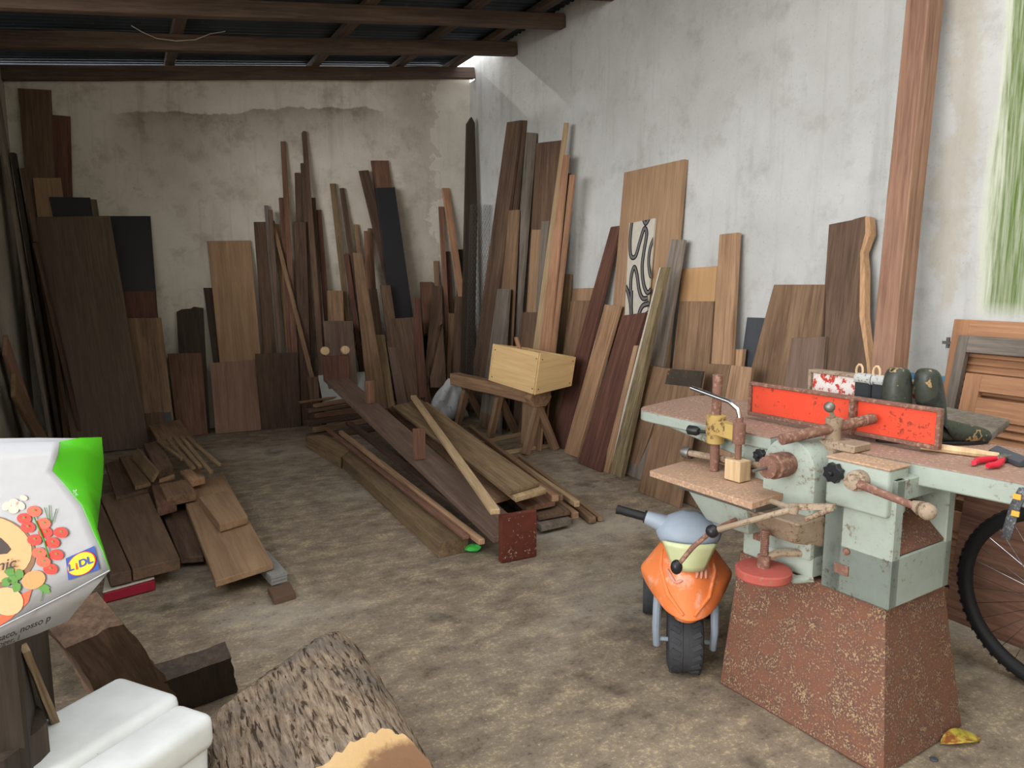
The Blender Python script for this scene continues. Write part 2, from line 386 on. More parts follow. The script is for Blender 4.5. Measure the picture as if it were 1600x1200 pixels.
B('plywood_sheet', 'small black panel peeking above the big dark brown panel', 'panel', 'black', [(77,308),(141,309),(146,345),(84,345)], .018, .4)
B('plywood_sheet', 'tall black panel standing behind the big dark brown panel', 'panel', 'black', [(160,338),(235,338),(247,497),(180,497)], .022, .3)
B('wood_board', 'dark red-brown board in front of the tall black panel', 'board', 'deepred', [(172,456),(242,455),(248,500),(180,500)], .02, .34)
B('wood_board', 'mid-brown board right of the big dark panel, under the black panel', 'board', 'brown', [(186,498),(252,497),(262,580),(198,580)], .02, .38)
B('plywood_sheet', 'narrow slate slab with a white edge beside the reddish panel at left', 'panel', 'slate', [(249,580),(262,579),(268,653),(258,655)], .02, .36)
B('wood_board', 'low dull brown board beside the big dark panel', 'board', 'umber', [(203,580),(250,579),(258,655),(212,655)], .02, .42)
B('plywood_sheet', 'biggest dark brown panel, leaning at left on the back wall', 'panel', wood('wood_big_dark_panel', '#5c483a', '#76604e', stain=.1), [(56,340),(172,338),(232,690),(112,690)], .03, .5)
B('wood_batten', 'dark narrow batten just left of the tall tan panel', 'batten', 'char', q(318,331,450,334,345,570), .02, .18)
B('wood_board', 'blackened board with a ragged top, behind the low reddish panel', 'board', 'char', [(276,488),(284,484),(298,483),(303,480),(318,482),(328,670),(287,670)], .03, .24)
B('plywood_sheet', 'low reddish wood panel with dark streaks, at left under the ragged black board', 'panel', 'red', [(262,553),(315,552),(325,681),(278,684)], .018, foot=(300,682))
B('plywood_sheet', 'tall smooth tan panel near the middle of the left back wall', 'panel', 'tan', [(324,377),(391,376),(412,600),(347,600)], .022, .2)
# the slender lengths in the middle of the back wall
B('wood_board', 'dark brown board just right of the tall tan panel', 'board', 'umber', q(397,415,347,404,424,440), .03, .18)
B('wood_batten', 'grey-brown batten, left one of a close pair right of the dark brown board', 'batten', 'grey', q(413,419,321,423,429,440), .02, .2)
B('wood_batten', 'short grey batten, right one of a close pair right of the dark brown board', 'batten', 'purple', q(419,426,328,427,433,440), .02, .22)
B('wood_batten', 'short brown batten left of the tall reddish one', 'batten', 'brown', q(428,436,350,437,445,440), .02, .2)
B('wood_batten', 'reddish batten touching the left side of the tall reddish one', 'batten', 'red', q(436,442,309,444,451,440), .02, .22)
B('wood_batten', 'tall reddish batten with square top, second tallest on the back wall', 'batten', 'red', q(439,446,221,450,459,440), .025, .24)
B('wood_board', 'dark brown narrow board left of the tallest round-topped batten', 'board', 'dark', q(461,469,270,466,476,440), .025, .2)
B('wood_batten', 'dark slim batten hugging the tallest round-topped one', 'batten', 'dark', q(470,477,255,480,486,440), .022, .24)
B('wood_batten', 'dark slim batten just right of the tallest round-topped one', 'batten', 'dark', q(487,493,309,494,501,440), .022, .2)
B('wood_batten', 'short dark-brown batten, second to the right of the tallest one', 'batten', 'deepred', q(495,502,328,503,511,440), .022, .22)
B('wood_board', 'wide almost black board at the foot of the tallest batten', 'board', 'dark', q(459,478,347,463,481,440), .03, .3)
B('wood_batten', 'tallest round-topped batten on the back wall', 'batten', 'umber', [(472,207),(474,205),(477,205),(479,207),(509,600),(500,600)], .025, .36)
B('wood_batten', 'thin light brown batten slanting across the dark boards', 'batten', 'brown', q(423,429,345,484,491,589), .018, .42)
B('wood_batten', 'olive batten standing alone right of the dark cluster', 'batten', 'olive', q(516,525,287,533,541,440), .025, .2)
B('wood_batten', 'dark round-topped batten beside the olive one', 'batten', 'dark', q(531,538,294,546,554,400), .025, .2)
B('wood_batten', 'dark red batten standing between the olive batten and the long brown plank', 'batten', 'deepred', q(538,545,397,545,552,450), .02, .24)
B('wood_batten', 'short brown batten with square top above the long brown plank', 'batten', 'brown', q(553,560,351,563,571,440), .022, .2)
B('wood_batten', 'left one of two short reddish battens beside the slanting dark board', 'batten', 'red', q(569,575,361,573,580,455), .02, .2)
B('wood_batten', 'right one of two short reddish battens beside the slanting dark board', 'batten', 'red', q(575,581,357,581,588,455), .02, .2)
B('wood_board', 'red-brown board rising behind the black panel', 'board', 'red', [(580,251),(607,251),(616,320),(590,320)], .022, .22)
B('wood_board', 'dark brown board slanting behind the left edge of the black panel', 'board', 'dark', [(561,267),(576,266),(625,440),(603,440)], .022, .26)
B('plywood_sheet', 'long black panel slanting against the back wall', 'panel', 'black', [(587,294),(617,293),(646,497),(612,497)], .025, .3)
B('wood_board', 'dark board with a square top left below the black panel', 'board', 'dark', q(576,589,452,586,599,530), .022, .26)
B('wood_board', 'greyish brown board directly left of the black panel foot', 'board', 'umber', q(595,610,446,607,624,540), .022, .3)
B('wood_board', 'purple-brown board squeezed left of the wide dark plank', 'board', 'purple', q(604,618,534,618,634,616), .022, .36)
B('wood_board', 'short tan board at the foot right of the long brown plank', 'board', 'olive', q(586,601,524,601,613,606), .022, .4)
B('wood_board', 'long brown plank left of centre, broadening towards its foot', 'board', 'brown', [(552,395),(566,397),(601,607),(573,604)], .025, .42)
B('wood_board', 'wide dark brown plank below the black panel', 'board', 'umber', [(612,499),(654,496),(673,620),(635,620)], .03, .42)
B('wood_board', 'dark reddish short board right of the black panel', 'board', 'deepred', q(646,656,466,650,662,540), .02, .2)
B('wood_board', 'red-brown board with a square top right of the wide dark plank', 'board', 'red', q(657,676,441,663,684,540), .022, .26)
B('wood_batten', 'thin brown batten with its top just above the red-brown board', 'batten', 'brown', q(678,685,408,681,688,470), .018, .22)
B('wood_board', 'dark brown live-edge board right of the red-brown board', 'board', 'umber', [(677,461),(691,461),(692,520),(698,620),(674,620),(664,540),(673,500)], .025, .36)
B('wood_board', 'black board standing in the corner behind the slanting orange batten', 'board', 'char', q(712,727,390,714,729,440), .025, .18)
B('wood_batten', 'black-red short batten between the two slanting reddish battens', 'batten', 'deepred', q(697,703,393,700,707,450), .018, .18)
B('wood_batten', 'tall slim reddish batten left of the corner', 'batten', 'red', q(686,693,323,692,699,440), .022, .24)
B('wood_batten', 'tall orange-brown batten slanting towards the corner post', 'batten', 'orange', q(691,702,294,713,723,440), .022, .30)
B('wood_board', 'light brown short board beside the corner post foot', 'board', 'brown', q(701,711,490,698,709,600), .022, .34)
B('wood_board', 'dark olive board leaning at the left of the corner post', 'board', 'umber', q(712,727,464,706,722,600), .025, .38)
o = B('wooden_post', 'blackened pointed post standing in the corner of the two walls', 'post', 'char', [(731,193),(737,183),(742,193),(746,332),(741,600),(722,600),(726,418)], .05, .44, d1=.26)
# boards low at the front of the back wall
B('wood_board', 'brown slatted piece between dark battens above the purple board', 'board', 'brown', q(512,536,455,514,538,505), .05, .26)
B('wood_board', 'purple-brown broad board behind the two round wooden knobs', 'board', 'purple', q(505,551,502,512,558,590), .025, .42)
B('plywood_sheet', 'pinkish panel low on the back wall under the tall tan panel', 'panel', 'pink', [(328,568),(400,563),(408,671),(337,679)], .02, foot=(372,676))
B('plywood_sheet', 'low dark brown panel right of the pinkish panel', 'panel', 'dark', [(399,553),(464,551),(471,664),(408,671)], .02, foot=(440,669))
B('wood_board', 'slim dark brown board right of the low dark panel', 'board', 'umber', q(480,497,590,486,500,640), .02, .44)
B('metal_sheet', 'pale grey sheet standing behind the far end of the long plank', 'sheet', 'greyboard', [(497,587),(570,581),(575,615),(503,621)], .006, .72)
# ---- right wall, back to front
def R(*a, d0=.16, foot=None, post=None):
    o = RW.put(*a, d0=d0, foot=foot)
    if post: post(o, *RW.last[:3])
    return o
lerp_ = lambda a, b_, t: a+(b_-a)*t
def child(o, m, name, mat, label):
    c = m.build(name, mat, o); c.matrix_parent_inverse = o.matrix_world.inverted(); return tag(c, label)
R('wood_board', 'dark board next to the tallest one in the corner of the right wall', 'board', 'dark', q(813,820,188,797,806,330), .025, d0=.14)
R('plywood_sheet', 'wide grey-brown panel behind the thin orange battens', 'panel', 'umber', [(835,224),(878,219),(868,420),(824,420)], .018, d0=.1)
R('plywood_sheet', 'bright ochre panel behind the plain tan plank', 'panel', 'ochre', [(1066,420),(1120,416),(1113,520),(1056,520)], .015, d0=.1)
R('plywood_sheet', 'small slate-black panel beside the wide stained board', 'panel', 'slate', [(1167,496),(1197,497),(1186,571),(1157,571)], .015, d0=.1)
R('wood_board', 'low reddish slats right of the knotty pine board', 'board', 'pine', [(1144,546),(1161,546),(1158,575),(1141,575)], .03, d0=.1)
R('wood_board', 'wide light brown board behind the dark red slanting plank', 'board', 'tan', [(895,451),(926,450),(920,500),(890,500)], .02, d0=.08)
R('plywood_sheet', 'tallest wide tan panel on the right wall', 'panel', 'tan', [(975,270),(1069,249),(1049,480),(957,478)], .035, d0=.14)
R('wood_board', 'tallest dark brown board on the right wall, next to the corner', 'board', 'umber', [(792,191),(813,188),(784,420),(760,420)], .03, d0=.2)
R('wood_board', 'narrow tan board low between the grey double plank and orange battens', 'board', 'tan', [(831,359),(845,359),(838,480),(823,480)], .02, d0=.14)
R('wood_board', 'grey weathered stub beside the orange battens', 'board', 'grey', [(846,346),(857,345),(852,420),(841,420)], .02, d0=.14)
R('wood_board', 'dark square-topped board above the pale box', 'board', 'umber', [(816,488),(842,488),(834,580),(808,580)], .02, d0=.18)
R('wood_board', 'grey-brown double plank right of the tallest dark board', 'board', 'grey', [(822,207),(835,208),(816,440),(804,440)], .03, d0=.22)
R('wood_board', 'tan plank board below the bright ochre panel', 'board', 'brown', [(1061,471),(1115,471),(1107,575),(1050,578)], .02, d0=.14)
R('wood_board', 'tall knotty pine board right of the ochre panel', 'board', 'pine', [(1124,367),(1153,364),(1142,571),(1111,570)], .03, d0=.16)
R('wood_board', 'wide stained brown board left of the live-edge slab', 'board', 'brown', [(1209,446),(1295,446),(1288,582),(1172,582)], .03, d0=.2)
R('wood_board', 'small brown board just right of the orange battens', 'board', 'olive', [(877,427),(892,429),(882,545),(866,545)], .022, d0=.14)
R('wood_board', 'tan board with a cut top between orange battens and dark red plank', 'board', 'brown', [(892,470),(922,470),(905,560),(878,560)], .022, d0=.14)
R('wood_board', 'mid-brown board standing in front of the tallest dark board', 'board', 'brown', [(795,329),(809,328),(798,545),(775,545)], .025, d0=.26)
R('wood_batten', 'dark thin batten between the two shorter orange battens', 'batten', 'dark', [(884,271),(889,271),(870,440),(865,440)], .02, d0=.18)
R('wood_batten', 'shortest of the three orange battens, the one nearest the camera', 'batten', 'orange', [(890,273),(897,273),(878,440),(872,440)], .02, d0=.18)
R('wood_batten', 'middle one of the three orange battens on the right wall', 'batten', 'orange', [(880,242),(887,242),(868,440),(855,440)], .022, d0=.22)
R('wood_batten', 'tallest and thinnest of the three orange battens on the right wall', 'batten', 'pale', [(881,192),(886,192),(856,440),(847,440)], .022, d0=.26)
def bark_(o, P, n, th):
    edge = [P[i] for i in (3,4,5,6,7,8,9)]; rgt = Vector((0, -1, 0)); m = MB()
    for k, e in enumerate(edge):
        off = rgt*(.026+.008*math.sin(k*2.2)); m.v += [e+n*.001, e+n*.002+off, e-n*th+off*.9, e-n*th]
    for k in range(len(edge)-1): m.f += [(k*4+j, k*4+(j+1) % 4, k*4+4+(j+1) % 4, k*4+4+j) for j in range(4)]
    m.f += [(0,1,2,3), tuple(len(edge)*4-4+j for j in range(4))]
    child(o, m, 'bark_edge', wood('bark_edge', '#a5713f', '#d09c5e', grain=1.2), 'pale orange ridged bark edge')
R('live_edge_slab', 'tall dark live-edge slab with a wavy pale bark side', 'slab', 'umber', [(1295,352),(1331,345),(1336,343),(1352,339),(1352,365),(1344,395),(1344,420),(1343,495),(1354,567),(1360,640),(1283,640),(1289,500),(1290,446),(1292,395)], .045, d0=.24, post=bark_)
R('wood_board', 'weathered grey board low beside the corner, in front of darker boards', 'board', 'grey', [(777,452),(795,452),(789,545),(764,545)], .025, d0=.3)
R('patterned_panel', 'narrow panel with black and white swirling curves', 'panel', 'whitewood', [(983,349),(1023,341),(1010,490),(976,490)], .02, d0=.2)
PATT = (bpy.data.objects['patterned_panel'], RW.last)
R('wood_board', 'weathered grey plank leaning against the wide tan panel', 'board', 'grey', [(1048,375),(1068,375),(1036,570),(1010,570)], .03, d0=.22)
R('wood_board', 'dark red long plank slanting left of the wide tan panel', 'board', 'deepred', [(954,355),(968,353),(884,706),(860,690)], .025, foot=(874,700))
R('wood_board', 'orange-brown plank leaning right of the dark red long plank', 'board', 'pine', [(945,476),(968,479),(902,716),(881,707)], .03, foot=(892,712))
R('wood_board', 'dark red-brown plank standing below the patterned panel', 'board', 'deepred', [(972,494),(1008,489),(938,737),(902,726)], .028, foot=(919,731))
R('wood_batten', 'narrow reddish strip between the dark plank and the white-edged batten', 'batten', 'pine', [(990,540),(996,540),(951,739),(940,737)], .02, foot=(945,738))
def white_(o, P, n, th):
    u = ((P[1]-P[0]).normalized()+(P[2]-P[3]).normalized()).normalized()
    child(o, MB().prism([P[0]+n*.003-u*.006, P[0]+n*.003+u*.004, P[3]+n*.003+u*.022, P[3]+n*.003-u*.006], n*-.03), 'painted_edge', 'whitewood', 'white painted edge')
R('mossy_batten', 'mossy bark-covered batten with a white painted edge', 'batten', 'moss', [(1032,418),(1041,417),(970,744),(949,740)], .04, foot=(960,743), post=white_)
R('wood_board', 'dull brown board standing before the wide stained board', 'board', 'purple', [(1237,529),(1290,527),(1284,600),(1225,600)], .025, d0=.3)
R('wood_board', 'brown board showing above the far machine table, left one of two', 'board', 'brown', [(1106,569),(1141,571),(1128,640),(1086,640)], .022, d0=.26)
R('wood_board', 'brown board showing above the far machine table, right one of two', 'board', 'pine', [(1142,571),(1175,575),(1166,640),(1129,640)], .022, d0=.26)
def band_(o, P, n, th):
    child(o, MB().prism([P[0]+n*.001, P[1]+n*.001, lerp_(P[1], P[2], .12)+n*.001, lerp_(P[0], P[3], .12)+n*.001], n*-(th*.5)), 'painted_band', speck('chipped_dark_paint', '#3b342c', '#a5794c', .58, .62, 45, '#4a4035'), 'dark chipped paint band')
R('wood_board', 'brown board with a dark chipped top band behind the machine table', 'board', 'brown', [(1045,576),(1099,580),(1078,700),(1016,690)], .022, d0=.24, post=band_)
R('wood_board', 'brown waney-edged plank right of the mossy batten', 'board', 'brown', [(1010,570),(1044,576),(1032,630),(1025,650),(1008,700),(990,745),(973,742)], .025, foot=(982,743))
R('wood_board', 'wide brown plank standing under the far end of the machine table', 'board', 'pine', [(1040,600),(1098,604),(1057,762),(999,750)], .025, foot=(1028,756))
R('wood_board', 'wide dark brown board standing behind the middle trestle legs', 'board', 'umber', [(752,592),(790,592),(778,662),(752,655)], .02, d0=.4)
R('wood_board', 'tan board standing behind the pale box and trestle', 'board', 'brown', [(818,600),(852,600),(845,687),(814,676)], .02, d0=.3)
o = bar('timber_post', 'timber', (0,0,0), (0,0,3.6), .11, .11, jit=.002)
p0 = PZ(1385, 640, .0); foot = Vector((XR-.32, 2.62, 0))
top = PXX(1445, 0, XR-.17); foot = PXX(1391, 560, XR-.36); d = (top-foot); foot = foot-d*(foot.z/d.z); d = (top-foot).normalized()
o.matrix_world = Matrix.Translation(foot) @ frame(d, (-1, .0, 0)).to_4x4()
tag(o, 'tall square pine timber leaning on the right wall up to the roof', 'post')
# ---- left wall: dark boards in the corner and two red-brown ones nearer
for nm, lab, mat, ft, tp, w_, h_ in (
    ('wood_board', 'broad grey board at the left edge, in the far corner of the left wall', 'grey', (XL+.16, 6.95, 0), (XL+.03, 6.62, 2.75), .2, .03),
    ('wood_board', 'dark edge-on board in the left corner, nearest the left wall', 'char', (XL+.22, 7.0, 0), (XL+.09, 6.75, 2.35), .16, .03),
    ('wood_board', 'brown edge-on board in the left corner, between darker ones', 'umber', (XL+.30, 7.05, 0), (XL+.14, 6.8, 2.25), .18, .03),
    ('wood_board', 'dark edge-on board in the left corner, touching the big panel', 'dark', (XL+.38, 6.98, 0), (XL+.18, 6.75, 1.7), .16, .03),
    ('wood_board', 'reddish tan board low against the left wall, at the frame edge', 'pink', (XL+.12, 6.72, 0), (XL+.04, 5.75, 1.0), .18, .025),
    ('wood_board', 'dull brown board low against the left wall, nearest the shopping bag', 'brown', (XL+.2, 6.5, 0), (XL+.08, 5.6, .75), .18, .025)):
    tag(bar(nm, mat, ft, tp, w_, h_, nrm=(1, 0, 0)), lab, 'board')
# swirls printed on the patterned panel: raised ribbons
po, (P, n, th, _, _) = PATT
M['ink'] = plain('black_print', '#1b1a1c', .5, var=.05); M['inkgrey'] = plain('grey_print', '#6c6a69', .5, var=.05)
ax = (P[1]-P[0]); ay = (P[3]-P[0]); Wd = ax.length; hgt = 145/40*Wd*.93; ay = ay.normalized()*hgt
def ribbon(pts, w_, mat, lift):
    c = []
    for i in range(len(pts)-1):
        a, b_ = Vector(pts[i]), Vector(pts[i+1]); pr = Vector(pts[max(i-1, 0)]); nx = Vector(pts[min(i+2, len(pts)-1)])
        for k in range(8):
            t = k/8; c.append(.5*((2*a)+(b_-pr)*t+(2*pr-5*a+4*b_-nx)*t*t+(3*a-pr-3*b_+nx)*t**3))
    c.append(Vector(pts[-1])); m = MB()
    cl = lambda v_: Vector((min(max(v_.x, .0), .985), min(max(v_.y, .0), 1.0)))
    asp = hgt/Wd
    for i, p in enumerate(c):
        d = c[min(i+1, len(c)-1)]-c[max(i-1, 0)]; nn = Vector((-d.y*asp, d.x)).normalized(); nn = Vector((nn.x, nn.y/asp))
        for s_ in (-1, 1):
            e = cl(p+nn*w_*s_); m.v.append(P[0]+ax*e.x+ay*e.y+n*lift)
    m.f = [(2*i, 2*i+1, 2*i+3, 2*i+2) for i in range(len(c)-1)]
    o = m.build('printed_swirl', mat, po, smooth=0); o.matrix_parent_inverse = po.matrix_world.inverted()
for pts, w_ in (([(.12,-.02),(.08,.12),(.14,.24),(.33,.25),(.48,.15),(.62,.06),(.73,.1),(.66,.22),(.62,.33),(.7,.45),(.86,.52),(1.02,.5)], .05),
                ([(1.02,.14),(.9,.2),(.86,.3),(.95,.4),(1.05,.4)], .045),
                ([(-.02,.46),(.12,.52),(.24,.62),(.27,.75),(.17,.9),(.06,1.02)], .05),
                ([(.2,.5),(.2,.4),(.3,.33),(.42,.38),(.55,.5),(.7,.56),(.9,.56)], .05),
                ([(.24,.5),(.28,.66),(.42,.8),(.6,.86),(.7,.8),(.58,.7),(.7,.62),(.95,.6)], .055),
                ([(1.0,.66),(.82,.69),(.84,.78),(1.0,.84)], .045), ([(.5,1.0),(.58,.93),(.72,.93),(.78,1.0)], .05), ([(.58,-.01),(.68,.025),(.8,-.01)], .05)):
    ribbon(pts, w_*1.25, 'ink', .0015); ribbon(pts, w_*.62, 'inkgrey', .0025)
# ================================================================== chicken wire in the corner
def chicken_wire():
    m = MB(); cx, cy, r, h0, h1 = 3.33, 7.0, .1, 0.0, 2.2; nA, dz = 22, .034; rows = int((h1-h0)/dz)
    def pt(a, z): 
        rr = r*(1+.15*math.sin(3*a+z)); return Vector((cx+.06*(1-z/h1)*-1+rr*math.cos(a), cy+rr*math.sin(a), z))
    for i in range(nA):
        for j in range(rows):
            a0 = 2*math.pi*(i+(.5 if j % 2 else 0))/nA; a1 = a0+math.pi/nA; z = h0+j*dz
            for a, b_ in ((pt(a0, z), pt(a1, z+dz)), (pt(a0, z), pt(a0-math.pi/nA, z+dz))):
                m.tube([a, b_], 0.0012, 3, cap=False)
    o = m.build('chicken_wire', 'dullsteel', smooth=0); tag(o, 'roll of grey chicken wire standing in the corner behind the pointed post', 'wire mesh')
chicken_wire()
# ================================================================== timber lying in piles
def slab(name, label, cat, mat, px, th, parent=None, group=None, bevel=.003):
    """px: top face corners (x, y, height) far-left, far-right, near-right, near-left; grain runs near to far"""
    P = [PZ(x, y, z) for x, y, z in px]; a = (P[0]+P[1])/2; b_ = (P[-2]+P[-1])/2
    n = (P[1]-P[-1]).cross(P[0]-P[-2]).normalized(); n = n if n.z > 0 else -n
    # flatten onto the best plane
    c = sum(P, Vector())/len(P); P = [p-n*(p-c).dot(n) for p in P]
    o = MB().prism(P, n*-th).build(name, mat, parent, bevel=bevel); recenter(o, b_-n*th, frame(a-b_, n))
    return tag(o, label, cat, group)
def stick(name, label, cat, mat, a, b_, w_, h_, **k):
    return tag(bar(name, mat, PZ(*a), PZ(*b_), w_, h_, **k), label, cat)
# --- centre pile
slab('squared_beam', 'thick squared olive beam lying along the left of the centre pile', 'beam', 'olive', [(533,727-14,.085),(561,697,.085),(732,838,.085),(686,848,.085)], .085)
slab('squared_beam', 'short thick beam at the far end of the squared olive beam', 'beam', 'olive', [(477,682,.09),(506,679,.09),(556,698,.09),(532,715,.09)], .09)
stick('wood_batten', 'red-brown batten lying on the beam, left one of the close pair', 'batten', 'red', (509,669,.115), (729,840,.11), .036, .022)
stick('wood_batten', 'orange-brown batten lying on the beam, right one of the close pair', 'batten', 'pine', (532,675,.125), (753,847,.11), .036, .03)
stick('wood_batten', 'dark brown batten lying between the orange pair and the long plank', 'batten', 'dark', (545,661,.13), (742,812,.1), .06, .03)
# crosswise stack under the far end
for i, (lab, mat, a, b_, w_, h_) in enumerate((
    ('bottom stick of the crosswise stack, nearest the floor', 'umber', (480,683,.03), (592,668,.03), .06, .05),
    ('brown stick second from the floor in the crosswise stack', 'brown', (490,672,.09), (600,652,.09), .05, .045),
    ('dark stick in the middle of the crosswise stack', 'dark', (479,661,.14), (612,641,.14), .06, .045),
    ('reddish stick above the middle of the crosswise stack', 'red', (494,650,.185), (618,630,.185), .06, .04),
    ('dark brown stick near the top of the crosswise stack', 'umber', (480,642,.225), (618,622,.225), .06, .035),
    ('light brown stick on the crosswise stack, just under the thin long one', 'tan', (492,634,.262), (612,613,.262), .06, .03),
    ('thin long stick sticking out on top of the crosswise stack', 'brown', (467,629,.288), (616,608,.288), .03, .02))):
    stick('wood_batten', lab, 'batten', mat, a, b_, w_, h_)
# long plank with upright blocks
t = thing('blocked_plank', 'long purple-brown plank with upright blocks, lying on top of the pile', 'plank', PZ(800, 875, 0))
def inpar(o, par):
    w0 = o.matrix_world.copy(); o.parent = par; o.matrix_parent_inverse = Matrix.Translation(par.location).inverted(); o.matrix_basis = w0; return o
A = PYY(524, 592, 6.5); Bp = PZ(799, 839, .12)
dirp = (A-Bp).normalized(); side = dirp.cross(Vector((0,0,1))).normalized(); nrm = side.cross(dirp)
pl = bar('long_plank', 'purple', Bp, A, .205, .035, nrm=nrm); inpar(pl, t)
def upright(fr, h, w_, mat, lift, name, off=0.0, dz=0.0, th=.035):
    c = Bp+(A-Bp)*fr+side*off; z0 = c.z+lift
    Rm = Matrix((side, -dirp.cross(Vector((0,0,1))).cross(Vector((0,0,1))) if False else Vector((dirp.x, dirp.y, 0)).normalized(), Vector((0,0,1)))).transposed()
    m = MB().box((0, 0, h/2), (w_, th, h)); o = m.build(name, mat, bevel=.003); o.matrix_world = Matrix.Translation((c.x, c.y, z0)) @ Rm.to_4x4(); inpar(o, t); return o
tag(upright(-.004, .245, .205, 'redpaint', -.115, 'end_block', .03), 'scuffed red-brown end block')
tag(upright(.345, .2, .075, 'red', .018, 'upright_block', -.05), 'red-brown upright block')
tag(upright(.735, .18, .075, 'red', .018, 'upright_block', .04), 'red-brown upright block')
tag(upright(.985, .22, .23, 'deepred', .0, 'end_block'), 'dark red end block')
# round knobs on the far block
zk = A.z+.235
for dx, lab in ((-.09, 'left one of two pale round knobs on the far end block'), (.09, 'right one of two pale round knobs on the far end block')):
    c = A+side*dx+Vector((0, 0, .235)); o = MB().lathe([(.03, 0), (.037, .006), (.037, .05), (.03, .056)], (0,0,0), (0,-1,0), 16).build('round_billet', 'pale')
    o.location = (c.x, c.y, zk+.023); tag(o, lab, 'knob')
tag(bar('wooden_stub', 'brown', (A.x, A.y, A.z+.222), (A.x, A.y, A.z+.335), .07, .05), 'short brown wooden stub between the two round knobs', 'block')
# planks on the right of the pile
slab('wood_plank', 'grey plank lying right of the long blocked plank', 'plank', 'grey', [(592,643,.25),(620,637,.25),(762,772,.17),(716,782,.17)], .03)
slab('wood_plank', 'brown plank lying under the wide tan plank, left side', 'plank', 'brown', [(606,637,.29),(640,630,.29),(806,770,.21),(768,782,.21)], .03)
slab('wood_plank', 'lower pale plank of the wide stacked pair', 'plank', 'pale', [(622,634,.325),(668,628,.325),(854,764,.247),(806,777,.247)], .03)
slab('wood_plank', 'upper wide tan plank lying on the stacked pair', 'plank', 'olive', [(612,634,.352),(658,624,.352),(843,754,.275),(795,768,.275)], .024)
stick('wood_batten', 'light yellow-brown batten lying diagonally over the wide tan plank', 'batten', 'pale', (646,620,.40), (774,800,.285), .05, .03)
slab('wood_plank', 'grey-brown plank at the bottom of the pile behind the red end block', 'plank', 'grey', [(700,700,.06),(745,690,.06),(893,811,.06),(846,822,.06)], .035)
slab('wood_plank', 'weathered plank lying on the bottom plank behind the red end block', 'plank', 'umber', [(690,688,.115),(740,680,.115),(891,797,.10),(842,806,.10)], .03)
slab('wood_plank', 'red-brown plank under the wide stacked pair, near end', 'plank', 'red', [(672,672,.165),(712,664,.165),(868,783,.15),(822,793,.15)], .03)
stick('wood_batten', 'reddish batten end poking out below the pale stacked plank', 'batten', 'pine', (700,660,.18), (868,779,.165), .045, .04)
stick('wood_batten', 'brown batten end just right of the reddish batten end', 'batten', 'brown', (735,668,.16), (876,778,.16), .035, .035)
stick('wood_batten', 'tan batten running along the right edge of the pile, upper one', 'batten', 'pale', (760,690,.13), (902,788,.11), .035, .035)
stick('wood_batten', 'short pine batten end low between the right battens', 'batten', 'pine', (790,722,.065), (899,806,.06), .045, .04)
stick('wood_batten', 'batten with a pale cut end low at the right of the pile', 'batten', 'brown', (800,715,.025), (926,813,.025), .045, .04)
stick('wood_batten', 'outermost tan batten lying on the floor at the right of the pile', 'batten', 'tan', (812,714,.02), (938,811,.02), .03, .03)
# green scrap beside the beam
def blob(name, label, cat, mat, c, r, sc, seed, amp=.25, n=14):
    random.seed(seed); m = MB().ball((0,0,0), r, n, sc)
    for v in m.v: v *= 1+random.uniform(-amp, amp)
    zmin = min(v.z for v in m.v); o = m.build(name, mat); o.location = Vector(c)-Vector((0,0,zmin)); return tag(o, label, cat)
M['greenplastic'] = plain('green_plastic', '#4fd35a', .45, var=.2)
blob('plastic_scrap', 'crumpled bright green plastic scrap beside the squared beam', 'scrap', 'greenplastic', PZ(740, 862, 0), .035, (1.2, .8, .55), 3)
# --- left pile
slab('wood_plank', 'dark board at the bottom middle of the left pile', 'plank', 'umber', [(240,770,.06),(288,762,.06),(318,869,.06),(282,872,.06)], .03)
slab('wood_plank', 'red-edged board under the broad slab of the left pile', 'board', 'whitewood', [(168,880,.06),(236,868,.06),(241,903,.06),(160,925,.06)], .008)
slab('red_board', 'crimson board directly beneath the white-topped one at left', 'board', plain('crimson_paint', '#a3243a', .5), [(168,882,.05),(236,870,.05),(242,907,.05),(161,928,.05)], .045)
slab('wood_plank', 'broad thick brown slab with a split, front of the left pile', 'slab', wood('wood_left_slab', '#5d4430', '#7a5c41'), [(156,775,.125),(232,768,.125),(281,872,.125),(207,890,.125)], .055)
slab('wood_plank', 'narrow piece split off the left side of the broad slab', 'plank', wood('wood_left_slab_piece', '#5a4230', '#745740'), [(135,800,.125),(154,776,.125),(205,891,.125),(171,899,.125)], .055)
slab('wood_plank', 'long pale plank in front of the left pile', 'plank', 'tan', [(278,757,.115),(350,742,.115),(427,880,.115),(337,908,.115)], .03)
slab('wood_block', 'thick offcut lying on the long pale plank', 'block', 'tan', [(310,777,.165),(361,764,.165),(387,806,.165),(343,819,.165)], .045)
slab('wood_block', 'crosswise block lying behind the thick offcut', 'block', 'brown', [(249,757,.18),(294,748,.18),(306,768,.18),(260,778,.18)], .055)
slab('wood_block', 'rough triangular block under the crosswise block', 'block', 'red', [(236,757,.155),(258,752,.155),(276,786,.155),(246,794,.155)], .05)
slab('wood_block', 'small orange-tipped block beside the stick bundle', 'block', 'pine', [(281,736,.19),(310,729,.19),(320,745,.19),(296,751,.19)], .045)
slab('wood_plank', 'wide brown board at the far end of the left pile', 'plank', 'brown', [(232,665,.20),(281,655,.20),(307,690,.22),(252,697,.22)], .025)
for i, (a, b_, lab) in enumerate((((247,690,.25), (285,718,.25), 'leftmost'), ((262,686,.265), (302,732,.245), 'second'), ((272,683,.275), (313,730,.25), 'third'), ((283,683,.275), (330,738,.25), 'fourth'), ((293,684,.27), (343,727,.25), 'rightmost'))):
    stick('wood_batten', lab+' stick of the five-stick bundle on the left pile', 'batten', 'olive', a, b_, .026, .022)
